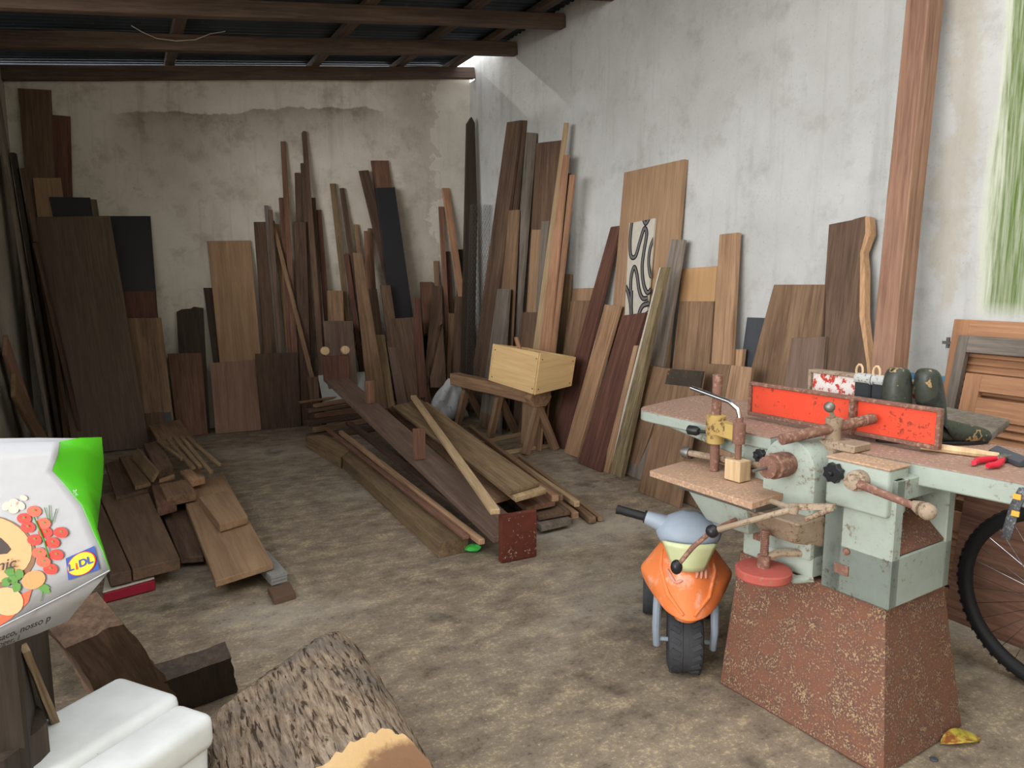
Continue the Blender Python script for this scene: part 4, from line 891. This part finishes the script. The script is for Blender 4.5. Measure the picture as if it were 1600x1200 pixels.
m = MB().lathe([(.03,0),(.03,.30)], (0,.05,.23), (0,.15,1), 14); m.build('steering_column', 'bluegrey', SC)
def cowl(u, v):
    a = 2*math.pi*u; s_ = math.sin(math.pi*min(max(v, .02), .98))**.55
    return Vector((.115*math.cos(a)*s_, .0+.085*math.sin(a)*s_, .44+.16*v+.02*math.cos(2*a)*s_*.3))
m = MB().grid(cowl, 26, 12, True); m.f += [tuple(range(26)), tuple(range(11*26, 12*26))]; cw = m.build('cowl', 'bluegrey', SC, smooth=1.2); tag(cw, 'blue-grey handlebar cowl')
m = MB().grid(lambda u, v: Vector((.09*(2*u-1)*(1-.45*(1-v)), -.062-.035*math.cos((u-.5)*2.6)-.005*v, .415+.10*v-.0*u)), 14, 6); hl = m.build('headlight', 'lens', SC, solid=.008, smooth=1.2); tag(hl, 'pale yellow-green headlight lens')
for s_ in (-1, 1):
    m = MB().tube([(s_*.08,.0,.545),(s_*.15,.015,.565)], [.035,.024], 14); m.build('bar_arm', 'bluegrey', SC)
    m = MB().lathe([(.024,0),(.024,.006),(.016,.008),(.0165,.03),(.0155,.05),(.0165,.07),(.0155,.095),(.0175,.10),(.0175,.108),(.012,.11)], (s_*.15,.015,.565), (s_,.12,.18), 14); m.build('grip', 'rubber', SC)
# rear of the scooter: deck, seat and rear wheels
m = MB().prism([(-.06,.07,.13),(.06,.07,.13),(.075,.40,.13),(-.075,.40,.13)], (0,0,.05)); m.build('deck', 'blackplastic', SC, bevel=.01, segs=2)
m = MB().grid(lambda u, v: Vector((.07*math.cos(2*math.pi*u)*(1-.3*v), .42+.13*math.sin(2*math.pi*u)*(1-.2*v), .16+.17*v)), 20, 6, True); m.f += [tuple(range(20)), tuple(range(100,120))]; m.build('seat', 'blackplastic', SC, bevel=0, smooth=1.0)
for s_ in (-1, 1):
    m = MB().lathe([(.04,-.03),(.08,-.03),(.085,-.02),(.085,.02),(.08,.03),(.04,.03)], (s_*.12,.45,.085), (1,0,0), 24); m.build('rear_wheel', 'tyre', SC)
m = MB().tube([(-.12,.45,.085),(.12,.45,.085)], .008, 8); m.build('rear_axle', 'dullsteel', SC)
# ================================================================== bicycle wheel at the right edge
BI = thing('bicycle', 'bicycle with a knobbly black tyre, leaning behind the machine at the right edge', 'bicycle', (2.75, 1.235, 0)); rw = .33
m = MB(); n1, n2 = 72, 10
for i in range(n1):
    a = 2*math.pi*i/n1
    for j in range(n2):
        b_ = 2*math.pi*j/n2; R0 = rw-.026+.026*math.cos(b_); m.v.append(Vector((.024*math.sin(b_), R0*math.cos(a), rw+R0*math.sin(a))))
m.f = [(i*n2+j, ((i+1) % n1)*n2+j, ((i+1) % n1)*n2+(j+1) % n2, i*n2+(j+1) % n2) for i in range(n1) for j in range(n2)]
ty = m.build('tyre', 'rubber', BI, smooth=1.2)
m = MB()
for i in range(60):
    a = 2*math.pi*i/60
    for s_ in (-.016, 0, .016): m.box((s_, (rw-.002-abs(s_)*.3)*math.cos(a+s_*3), rw+(rw-.002-abs(s_)*.3)*math.sin(a+s_*3)), (.009,.006,.012), Matrix.Rotation(a, 3, 'X'))
kb = m.build('tread_knobs', 'rubber', ty, smooth=0); kb['kind'] = 'stuff'
m = MB().lathe([(.283,-.011),(.298,-.013),(.298,.013),(.283,.011),(.283,-.011)], (0,0,rw), (1,0,0), 60); m.f = m.f[:-2]; ri = m.build('rim', 'dullsteel', BI)
m = MB().lathe([(.012,-.04),(.02,-.034),(.02,-.03),(.012,-.026),(.012,.026),(.02,.03),(.02,.034),(.012,.04)], (0,0,rw), (1,0,0), 16); m.build('hub', 'dullsteel', BI)
for i in range(32):
    a = 2*math.pi*i/32; a2 = a+(.5 if (i//2) % 2 else -.5); s_ = .03 if i % 2 else -.03
    MB().tube([(s_,.019*math.cos(a2),rw+.019*math.sin(a2)), (0,.286*math.cos(a),rw+.286*math.sin(a))], .0011, 4).build('spoke', 'steel', BI)
for s_ in (-1, 1): MB().tube([(s_*.05,0,rw),(s_*.05,-.02,rw+.2),(s_*.045,-.09,rw+.38)], .013, 10).build('fork_blade', 'slate', BI)
MB().tube([(-.05,-.09,rw+.38),(.05,-.09,rw+.38)], .018, 10).build('fork_crown', 'slate', BI)
MB().tube([(0,-.09,rw+.36),(0,-.16,rw+.56)], .019, 12).build('head_tube', 'slate', BI)
MB().tube([(0,-.11,rw+.42),(0,-.6,rw-.04)], .02, 12).build('down_tube', 'slate', BI)
MB().tube([(0,-.15,rw+.53),(0,-.66,rw+.4)], .016, 12).build('top_tube', 'slate', BI)
MB().tube([(0,-.66,rw+.4),(0,-.6,rw-.04)], .016, 12).build('seat_tube', 'slate', BI)
MB().tube([(-.28,-.2,rw+.64),(-.1,-.17,rw+.62),(.1,-.17,rw+.62),(.28,-.2,rw+.64)], .012, 10).build('handlebar', 'slate', BI)
# ================================================================== louvred shutters and frame by the right wall
M['shut'] = wood('shutter_wood', '#8f5a2c', '#b97c42', stain=.25, vary=.1)
def leaf(label, tlpx, dist_top, dist_foot, wid, name='louvred_shutter', mat='shut', rails=(0, .42), louv=True, st_w=.07, th=.03, foot_z=0.0):
    TL = PXX(*tlpx, XR-dist_top); zt = TL.z; dn = Vector((-(dist_foot-dist_top), 0, -zt)).normalized(); rt_ = Vector((0,-1,0)); L_ = math.hypot(zt, dist_foot-dist_top)
    n = rt_.cross(dn).normalized(); n = n if n.x < 0 else -n
    t = thing(name, label, 'shutter' if louv else 'frame', (TL+dn*L_))
    R_ = Matrix((rt_, n, -dn)).transposed()                  # local x right, y to the room, z up along the leaf
    if R_.determinant() < 0: pass
    t.rotation_mode = 'QUATERNION'
    def put(nm, x0, x1, z0, z1, d=th, rot=None, mt=mat, par=t, y=0):
        ax = 'z' if (z1-z0) >= (x1-x0) else 'x'; c = TL+dn*L_+rt_*((x0+x1)/2)-dn*((z0+z1)/2)+n*y
        w_, h_ = (x1-x0, z1-z0) if ax == 'z' else (z1-z0, x1-x0); za = -dn if ax == 'z' else rt_; nn = n if rot is None else (n*math.cos(rot)-dn*math.sin(rot))
        o = MB().box((0,0,0), (w_, d, h_)).build(nm, mt, None, bevel=.002); o.matrix_world = Matrix.Translation(c) @ frame(za, nn).to_4x4(); return inpar(o, par)
    put('stile', 0, st_w, 0, L_); put('stile', wid-st_w, wid, 0, L_)
    edges = [L_]
    put('rail', st_w, wid-st_w, L_-.075, L_); put('rail', st_w, wid-st_w, 0, .11)
    if louv:
        for r in rails[1:]: put('rail', st_w, wid-st_w, L_*(1-r)-.045, L_*(1-r)+.045)
        z = .12
        while z < L_-.08:
            if all(abs(z-L_*(1-r)) > .06 for r in rails[1:]): put('slat', st_w, wid-st_w, z, z+.04, .007, rot=.55)
            z += .033
    return t, TL, dn, rt_, n
tA = leaf('tall brown louvred shutter leaning against the right wall', (1494,499), .05, .22, .62)
tB = leaf('grey weathered empty wooden frame leaning on the tall shutter', (1501,524), .12, .36, .75, 'window_frame', 'grey', louv=False, st_w=.045)
tC = leaf('shorter brown louvred shutter standing inside the grey frame', (1512,583), .2, .42, .6, rails=(0, .14, .62))
TL, dn, rt_, n = tA[1:]
c = TL+dn*.11-rt_*.02
m = MB(); m.box(c, (.012,.05,.014)); m.box(c-rt_*.0, (.01,.014,.05)); o = m.build('hinge', 'dullsteel', bevel=.001); inpar(o, tA[0]); tag(o, 'small steel hinge')
o = MB().prism([(3.0,1.75,0),(3.0,.6,0),(3.08,.6,.62),(3.08,1.75,.62)], (.02,0,0)).build('plywood_sheet', 'red', bevel=.002); recenter(o, (3.0,1.2,0), frame((0,1,0),(-1,0,0))); tag(o, 'low red-brown sheet of wood standing behind the bicycle wheel', 'board')
# ================================================================== foreground: stump, canister, bag, old timber
def barkmat():
    t = NT('old_bark'); n = t.noise(t.coords((1,.16,1), rnd=False), 95, 5, .65, .3); n2 = t.noise(t.coords((1,.14,1), rnd=False), 90, 4, .6, .6); b2 = t.noise(t.coords(rnd=False), 5, 5, .6)
    c = t.mix(t.ramp(n, [(.38, 0.0), (.62, 1.0)]), '#7a6857', '#ab9782'); c = t.mix(t.ramp(b2, [(.47, 0.0), (.62, .65)]), c, '#6f6963')
    c = t.mix(t.ramp(n2, [(.39, .9), (.44, 0.0)]), c, '#3b3028')
    t.bump(t.math('ADD', n, t.ramp(n2, [(.38, 0.0), (.5, 1.0)])), .6, .012); return t.out(c, .95, spec=.1)
def cutmat():
    t = NT('cut_end_grain'); tc = t.n('ShaderNodeTexCoord'); ln = t.n('ShaderNodeVectorMath', operation='LENGTH'); mp = t.n('ShaderNodeMapping'); mp.inputs['Scale'].default_value = (3.6,3.6,3.6)
    t.l(tc.outputs['Object'], mp.inputs[0]); t.l(mp.outputs[0], ln.inputs[0]); n = t.noise(t.coords((1,1,1)), 40, 4, .7); d = t.math('ADD', ln.outputs['Value'], t.math('MULTIPLY_ADD', n, .16, -.08))
    c = t.ramp(d, [(.02, '#2a1a12'), (.08, '#7a563d'), (.58, '#84634a'), (.66, '#c9a676'), (.86, '#cfae80'), (.97, '#a98a63')]); t.bump(n, .4, .006); return t.out(c, .9)
M['bark'], M['endgrain'] = barkmat(), cutmat()
from mathutils import noise as NZ
def stump():
    t = thing('tree_stump', 'big bark-covered stump with a pale cut end, in the foreground', 'stump', (.38, 1.6, 0))
    axis = [Vector((.30, .95, 0)), Vector((.36, 1.5, 0)), Vector((.40, 2.18, 0))]
    nu, nv = 90, 70; m = MB()
    def fn(u, v):
        a = math.pi*1.0*u                                  # from right ground over the top to left ground
        yy = .95+1.24*v; cx = .335+.045*v
        wl_, wr = .32, .265
        ex = math.cos(a); sz = math.sin(a); px = (abs(ex)**.85)*(1 if ex > 0 else -1)*(wr if ex > 0 else wl_); pz = ((1-abs(ex)**4.5)**.5)*(.325+.045*math.exp(-((px-.1)/.14)**2))
        yy += v*(.62*(px-.12) if px < .16 else .025-.9*(px-.16))  # slanted far end
        if v > .93: f = (v-.93)/.07; pz *= 1-.10*f*f
        q_ = Vector((px*10+3, yy*2.2, pz*9)); k = NZ.noise(q_*.5)*.022+NZ.noise(Vector((px*60, yy*14, pz*50)))*.008
        d_ = Vector((ex, 0, sz*1.2)).normalized()
        return Vector((cx+px, yy, max(pz, 0)))+d_*k*(1 if .03 < u < .97 else 0)
    m.grid(fn, nu, nv); k = len(m.v)
    m.f.append(tuple(range(nu))); m.f.append(tuple(range((nv-1)*nu, nv*nu)))
    bm = bmesh.new(); vs = [bm.verts.new(p-Vector(t.location)) for p in m.v]
    for f in m.f: bm.faces.new([vs[i] for i in f])
    co = PZ(602, 1126, .37)-Vector(t.location); no = Vector((.16, -.70, .70)).normalized()
    g = bmesh.ops.bisect_plane(bm, geom=list(bm.verts)+list(bm.edges)+list(bm.faces), plane_co=co, plane_no=no, clear_outer=True)
    ed = [e for e in g['geom_cut'] if isinstance(e, bmesh.types.BMEdge)]; pts = {v for e in ed for v in e.verts}; cc = sum((v.co for v in pts), Vector())/len(pts)
    ring = [v.co.copy() for v in sorted(pts, key=lambda v: math.atan2((v.co-cc).dot(no.cross(Vector((1,0,0))).normalized()), (v.co-cc).dot(no.cross(no.cross(Vector((1,0,0)))).normalized())))]
    bmesh.ops.recalc_face_normals(bm, faces=bm.faces)
    me = bpy.data.meshes.new('bark'); bm.to_mesh(me); bm.free(); me.polygons.foreach_set('use_smooth', [True]*len(me.polygons)); me.materials.append(M['bark'])
    o = bpy.data.objects.new('bark', me); COL.objects.link(o); o.parent = t; tag(o, 'grey-brown ridged bark')
    mm = MB(); dn_ = (Vector((0,0,-1))+no*no.z).normalized(); cen = co+dn_*.23+Vector((-.02,0,0)); cen = cen-no*(cen-co).dot(no)
    mm.v = ring+[ring[i].lerp(cen, .5) for i in range(len(ring))]+[cen]; N = len(ring)
    mm.f = [(i, (i+1) % N, N+(i+1) % N, N+i) for i in range(N)]+[(N+i, N+(i+1) % N, 2*N) for i in range(N)]
    o2 = mm.build('cut_end', 'endgrain', None, smooth=0); o2.parent = t; o2.data.transform(Matrix.Translation(-cen)); o2.location = cen; tag(o2, 'pale cut end with darker heartwood')
stump()
# white plastic canister
def rbox(name, m_, parent, c, d, bev, rot=None, mat='white', segs=4, taper=1.0):
    m = MB().box((0,0,0), d)
    for v in m.v:
        if v.z < 0: v.x *= taper; v.y *= taper
    o = m.build(name, mat, parent, bevel=bev, segs=segs, smooth=1.0); o.location = c; return o
JX = PZ(190, 1062, .5); JB = PZ(340, 1110, .5); jd = (JB-JX); jd.z = 0; ja = math.atan2(jd.y, jd.x)
fwd_ = Vector((math.sin(ja), -math.cos(ja), 0)); W_ = jd.length; jc = (JX+JB)/2+fwd_*.21
CN = thing('plastic_canister', 'white rounded plastic canister with a stepped lid, in the left foreground', 'canister', (jc.x, jc.y, 0), ja)
rbox('body', 0, CN, (-.0, 0, .235), (W_*.97, .40, .47), .03, taper=.92)
rbox('large_lid', 0, CN, (-W_*.17, 0, .478), (W_*.66, .415, .08), .022)
rbox('small_lid', 0, CN, (W_*.325, .0, .462), (W_*.37, .405, .08), .022)
# old timber under and behind the bag
def rough(name, label, cat, mat, pts, th, seed=1, amp=.012):
    P = [Vector(p) for p in pts]; nn = (P[1]-P[0]).cross(P[3]-P[0]).normalized(); random.seed(seed); m = MB(); nu, nv = 9, 13
    def fn(u, v):
        p = (P[0]*(1-u)+P[1]*u)*(1-v)+(P[3]*(1-u)+P[2]*u)*v; return p
    fr = [[fn(i/(nu-1), j/(nv-1)) for i in range(nu)] for j in range(nv)]
    for lay in (0, 1):
        for j in range(nv):
            for i in range(nu):
                g_ = Vector((i*.45+seed*7, j*.35, lay*3)); e = NZ.noise(g_)*amp; ed = (P[1]-P[0]).normalized()*NZ.noise(g_*1.3+Vector((9,0,0)))*amp*(1.5 if i in (0, nu-1) else 0)
                p = fr[j][i]-nn*(th*lay)+nn*e+ed; p.z = max(p.z, 0.002); m.v.append(p)
    K = nu*nv; idx = lambda l, j, i: l*K+j*nu+i
    for j in range(nv-1):
        for i in range(nu-1):
            m.f.append((idx(0,j,i), idx(0,j,i+1), idx(0,j+1,i+1), idx(0,j+1,i))); m.f.append((idx(1,j,i), idx(1,j+1,i), idx(1,j+1,i+1), idx(1,j,i+1)))
    for j in range(nv-1):
        for i in (0, nu-1): m.f.append((idx(0,j,i), idx(1,j,i), idx(1,j+1,i), idx(0,j+1,i)))
    for i in range(nu-1):
        for j in (0, nv-1): m.f.append((idx(0,j,i), idx(1,j,i), idx(1,j,i+1), idx(0,j,i+1)))
    o = m.build(name, mat, smooth=.5); c = (P[3]+P[2])/2; recenter(o, c, frame((P[0]+P[1])/2-c, nn)); return tag(o, label, cat)
rough('old_log', 'reddish brown split trunk leaning under the shopping bag', 'log', 'umber', [PZ(60, 960, .62), PZ(150, 925, .62), PZ(245, 1050, .16), PZ(150, 1100, .16)], .12, 2)
rough('bark_slab', 'dark slab of bark wood behind the white canister', 'slab', 'char', [PZ(225, 1045, .26), PZ(352, 1003, .26), PZ(362, 1062, .02), PZ(232, 1110, .02)], .06, 3, .006)
rough('old_plank', 'weathered grey-brown plank leaning at the lower left under the bag', 'plank', 'grey', [PZ(-60, 1040, .72), PZ(38, 1005, .72), PZ(118, 1230, .22), PZ(-20, 1240, .22)], .04, 4, .004)
rough('old_batten', 'thin batten lying along the right edge of the weathered plank', 'batten', 'olive', [PZ(30, 1008, .76), PZ(42, 1004, .76), PZ(118, 1190, .34), PZ(104, 1196, .34)], .02, 5, .002)
m = MB()
def logfn(u, v):
    a = 2*math.pi*u; r = .11*(1+.08*math.sin(3*a)+.05*math.sin(7*a+2)); return Vector((r*math.cos(a), r*math.sin(a), .58*v))
m.grid(logfn, 24, 8, True); m.f += [tuple(range(24)), tuple(range(7*24, 8*24))]
o = m.build('old_log', 'char', bevel=0); p = PZ(-20, 1150, .58); o.location = (p.x-.02, p.y, 0); tag(o, 'dark upright log at the lower left corner', 'log')
tag(MB().b6(-.68, -.2, 1.5, 1.95, 0, .8).build('shadow_fill_crate', 'char', bevel=.006), 'dark crate added under the shopping bag to fill the shadowed corner', 'crate')  # added dark box, stands in for deep shadow below the bag
# ---- shopping bag
M['bagwhite'] = plain('white_woven_plastic', '#9c9da0', .4, var=.12, scale=14, bump=.5); M['baggreen'] = plain('green_woven_plastic', '#59c81e', .4, var=.12, scale=9)
BD = 1.10
fc = [PD(*p, BD) for p in ((92,690),(172,890),(0,978))]
bn = (fc[1]-fc[0]).cross(fc[2]-fc[0]).normalized(); bn = bn if bn.dot(FW) < 0 else -bn
BG = thing('shopping_bag', 'white and green reusable shopping bag printed with tomatoes and vegetables', 'bag', PD(-60, 1010, 1.2))
def bp(x, y, lift=0.0, n=None):                 # pixel on the bag's front panel
    return PPL(x, y, fc[0], bn)+bn*lift-Vector(BG.location)
def bulge(x, y): return 0.0
rowsR = [(690,93),(712,90),(735,81),(760,104),(790,129),(830,146),(860,160),(891,172)]
m = MB(); nx = 26
for (y, xr) in rowsR:
    t_ = (y-690)/201; yl = 697+t_*(1090-697)
    for i in range(nx):
        f = i/(nx-1); x = -220+(xr+220)*f; yy = yl+(y-yl)*f; yy = yl+(y-yl)*(f); m.v.append(bp(x, yy, bulge(x, yy)))
m.f = [(j*nx+i, j*nx+i+1, (j+1)*nx+i+1, (j+1)*nx+i) for j in range(len(rowsR)-1) for i in range(nx-1)]
m.build('front_panel', 'bagwhite', BG, solid=.001, smooth=1.2)
back = -bn*.16
g = [[(92,690),(125,684),(159,683)], [(88,712),(130,705),(162,718)], [(81,735),(125,738),(161,745)], [(104,760),(135,765),(158,775)], [(129,790),(142,795),(155,800)], [(146,830),(150,828),(152,826)], [(160,860),(161,858),(160,850)], [(172,891),(172,890),(172,888)]]
m = MB()
for row in g:
    for k, p in enumerate(row): m.v.append(bp(*p)+(-bn*(.0+.05*k)) if k else bp(*p))
# keep the side panel where the photo shows it while it runs back: project at growing depth
m.v = []
for row in g:
    for k, p in enumerate(row): m.v.append(PPL(p[0], p[1], fc[0]-bn*(.055*k*(1 if row[2][0]-row[0][0] > 6 else .15)), bn)-Vector(BG.location))
m.f = [(j*3+i, j*3+i+1, (j+1)*3+i+1, (j+1)*3+i) for j in range(7) for i in range(2)]
sp_ = m.build('side_panel', 'baggreen', BG, solid=.001, smooth=1.2); tag(sp_, 'bright green side panel')
m = MB(); top = [(172,891),(110,925),(60,950),(0,980),(-120,1035),(-220,1090)]; bot_ = [(172,891),(105,971),(60,990),(0,1012),(-120,1062),(-220,1112)]
for k, (a, b_) in enumerate(zip(top, bot_)):
    m.v.append(bp(*a)); m.v.append(PPL(b_[0], b_[1], fc[0]-bn*(.0 if k == 0 else .07), bn)-Vector(BG.location))
m.f = [(2*i, 2*i+1, 2*i+3, 2*i+2) for i in range(len(top)-1)]
m.build('bottom_panel', 'bagwhite', BG, solid=.001)
m = MB(); rim = [(92,690),(0,694),(-220,697)]; bk_ = [PPL(x, y, fc[0]-bn*.12, bn)-Vector(BG.location) for x, y in ((150,685),(60,684),(-220,688))]
m.v = bk_+[p-Vector((0,0,.03)) for p in bk_]; m.f = [(0,1,4,3),(1,2,5,4)]; m.build('back_panel', 'bagwhite', BG, solid=.001)
MB().tube([bp(x, y, .001) for x, y in ((172,891),(110,925),(60,950),(0,980),(-120,1035),(-220,1090))], .0012, 6).build('seam', 'bagwhite', BG)
# printed pictures: thin raised shapes on the front panel
def pm(name, col, rough=.45): M[name] = plain(name, col, rough, var=.12, scale=60)
for nm, cl in (('p_tomato','#d8301f'),('p_tomato2','#e4573c'),('p_green','#4c7f2c'),('p_onion','#d88a52'),('p_onion2','#e0a070'),('p_carrot','#e0552a'),('p_garlic','#dcb8a4'),('p_board','#c49a68'),('p_board2','#7a5434'),('p_ink','#2f2019'),('p_blue','#1f3f8f'),('p_yellow','#f2d21c'),('p_red','#d8261c'),('p_black','#232225'),('p_white','#f0f0ee')): pm(nm, cl)
def shape(name, mat, outline, lift=.0015):
    o = MB(); o.v = [bp(x, y, lift+bulge(x, y)) for x, y in outline]; o.f = [tuple(range(len(outline)))]; return o.build(name, mat, BG, smooth=0, solid=.0003)
def oval(cx, cy, rx, ry, rot=0, n=18, wob=0.0):
    c, s_ = math.cos(rot), math.sin(rot)
    return [(cx+rx*(1+wob*math.sin(5*a))*math.cos(a)*c-ry*math.sin(a)*s_, cy+rx*(1+wob*math.sin(5*a))*math.cos(a)*s_+ry*math.sin(a)*c) for a in [2*math.pi*i/n for i in range(n)]]
sx = lambda x: x*.29988; sy = lambda y: 660+y*.3
def line(name, mat, pts, w_, lift=.0022):
    MB().tube([bp(x, y, lift+bulge(x, y)) for x, y in pts], w_, 5).build(name, mat, BG)
shape('printed_board', 'p_board2', oval(-22, 862, 79, 58, .1, 30), .001); shape('printed_board', 'p_board', oval(-23, 858, 74, 53, .1, 30), .0015)
for k, (x, y) in enumerate(((182,462),(150,545),(130,500),(232,525),(240,572),(185,610),(210,678),(278,625),(298,688),(232,724),(268,762),(322,572))):
    shape('printed_tomato', 'p_tomato' if k % 3 else 'p_tomato2', oval(sx(x), sy(y), 11.5, 8.5, .1), .0018+.0001*k)
    shape('printed_tomato_stalk', 'p_green', oval(sx(x)+1, sy(y)-2, 2.2, 1.4, .3, 10, .6), .0035)
line('printed_vine', 'p_green', [(sx(185),sy(490)),(sx(215),sy(560)),(sx(240),sy(620)),(sx(262),sy(700))], .0012, .0036)
for dx in (0, 12, 30): line('printed_chive', 'p_green', [(sx(260+dx*.6),sy(520)),(sx(235+dx*2.1),sy(430+abs(dx-12)))], .0006, .002)
for dx, dy in ((-14,-2),(0,-9),(0,5),(13,-3)): shape('printed_garlic', 'p_garlic', oval(sx(75)+dx*.8, sy(440)+dy*.8, 8, 6, dx*.05), .0016)
shape('printed_garlic', 'p_garlic', oval(sx(128), sy(392), 6, 4, .3), .0016)
shape('printed_carrot', 'p_carrot', [(sx(170),sy(868)),(sx(150),sy(935)),(sx(60),sy(1020)),(sx(-30),sy(1078)),(sx(-30),sy(1030)),(sx(70),sy(960)),(sx(120),sy(890))], .0016)
shape('printed_onion', 'p_onion', oval(sx(180), sy(818), 19, 14, -.35), .0022); shape('printed_onion', 'p_onion2', oval(sx(45), sy(930), 25, 22, .2), .0024)
for dx, dy in ((0,0),(14,-8),(-13,4),(8,12),(-6,-12)): shape('printed_parsley', 'p_green', oval(sx(72)+dx*.75, sy(815)+dy, 8, 7, dx, 14, .25), .0026)
shape('printed_parsley', 'p_green', oval(sx(236), sy(865), 9, 7, .4, 16, .25), .0018); line('printed_parsley_stem', 'p_green', [(sx(228),sy(880)),(sx(217),sy(930))], .0006)
# logo: yellow disc with red ring on a blue square
qd = [(348,706),(497,641),(524,764),(362,820)]; qd = [(sx(x), sy(y)) for x, y in qd]
shape('printed_logo', 'p_blue', qd, .0025)
def quad(u, v): 
    a = Vector(qd[0]).lerp(Vector(qd[1]), u); b_ = Vector(qd[3]).lerp(Vector(qd[2]), u); c = a.lerp(b_, v); return (c.x, c.y)
circ = lambda r: [quad(.5+r*math.cos(a), .5+r*math.sin(a)) for a in [2*math.pi*i/28 for i in range(28)]]
shape('printed_logo_ring', 'p_red', circ(.475), .0035); shape('printed_logo_disc', 'p_yellow', circ(.445), .0045)
def text(body, mat, fn, name='printed_text', bold=0.0, lift=.0056):
    cu = bpy.data.curves.new('txt', 'FONT'); cu.body = body; cu.size = 1; cu.offset = bold; ob = bpy.data.objects.new('txt', cu); COL.objects.link(ob)
    bpy.context.view_layer.update(); me = bpy.data.meshes.new_from_object(ob.evaluated_get(bpy.context.evaluated_depsgraph_get())); bpy.data.objects.remove(ob); bpy.data.curves.remove(cu)
    for v in me.vertices: v.co = fn(v.co.x, v.co.y, lift)
    me.materials.clear(); me.materials.append(M[mat]); o = bpy.data.objects.new(name, me); COL.objects.link(o); o.parent = BG; return o
def lay(x0, y0, ux, uy, vx, vy): return lambda x, y, l: bp(x0+x*ux+y*vx, y0+x*uy+y*vy, l+bulge(x0, y0))
q2 = lambda u0, s, v0: (lambda x, y, l: bp(*quad(u0+x*s, v0-y*s*1.15), l))
text('L', 'p_blue', q2(.07, .38, .62), 'printed_letter', .03); text('i', 'p_red', q2(.31, .36, .66), 'printed_letter', .03); text('D', 'p_blue', q2(.42, .38, .62), 'printed_letter', .03); text('L', 'p_blue', q2(.70, .38, .62), 'printed_letter', .03)
text('nic', 'p_ink', lay(sx(-5), sy(770), 26, -5.5, 4, -24), bold=.012)
shape('printed_badge', 'p_ink', [(sx(-40),sy(600)),(sx(8),sy(600)),(sx(45),sy(635)),(sx(62),sy(660)),(sx(40),sy(682)),(sx(-40),sy(690))], .002)
def lowlay(x0, y0, ux, uy, vx, vy):
    def fn(x, y, l):
        X_, Y_ = x0+x*ux+y*vx, y0+x*uy+y*vy; k = min(max((Y_-(980-.52*X_))/40, 0), 1); return PPL(X_, Y_, fc[0]-bn*.045*k, bn)+bn*.004-Vector(BG.location)
    return fn
text('saco, nosso p', 'p_black', lowlay(sx(-5), sy(1140), 15.2, -6.3, 3, -14), bold=.02)
text('roger, l', 'p_black', lowlay(sx(-20), sy(1172), 13, -4.6, 3, -11), bold=.02)
def greenlay(x, y, l): 
    X_, Y_ = sx(398)-y*11, sy(388)-x*11; return PPL(X_, Y_, fc[0]-bn*.008, bn)-Vector(BG.location)
text('.pt', 'p_white', greenlay, bold=.01)
# dry leaf and small bits on the floor
M['leaf'] = speck('drying_leaf', '#a9a23f', '#8a4f2a', .5, .62, 30, '#c4b04a')
c = PZ(1500, 1163, 0); m = MB()
for i in range(9):
    t_ = i/8; w_ = .028*math.sin(math.pi*min(t_*1.02, 1))**.8
    for s_ in (-1, 0, 1): m.v.append(Vector((.13*(t_-.5), s_*w_, .006+.018*math.sin(math.pi*t_)+(0 if s_ else -.006)+(.012 if s_ > 0 else 0))))
m.f = [(i*3+j, i*3+j+1, (i+1)*3+j+1, (i+1)*3+j) for i in range(8) for j in range(2)]
o = m.build('dry_leaf', 'leaf', solid=.001, smooth=1.2); o.location = c; o.rotation_euler = (0,0,math.radians(-22)); tag(o, 'yellow-green drying leaf on the floor beside the rusty base', 'leaf')
o = MB().lathe([(.011,0),(.012,.003),(.01,.005)], (0,0,0), (0,0,1), 14).build('bottle_cap', 'slate'); o.location = PZ(1459,1187,.001); tag(o, 'small dark disc on the floor near the dry leaf', 'disc')
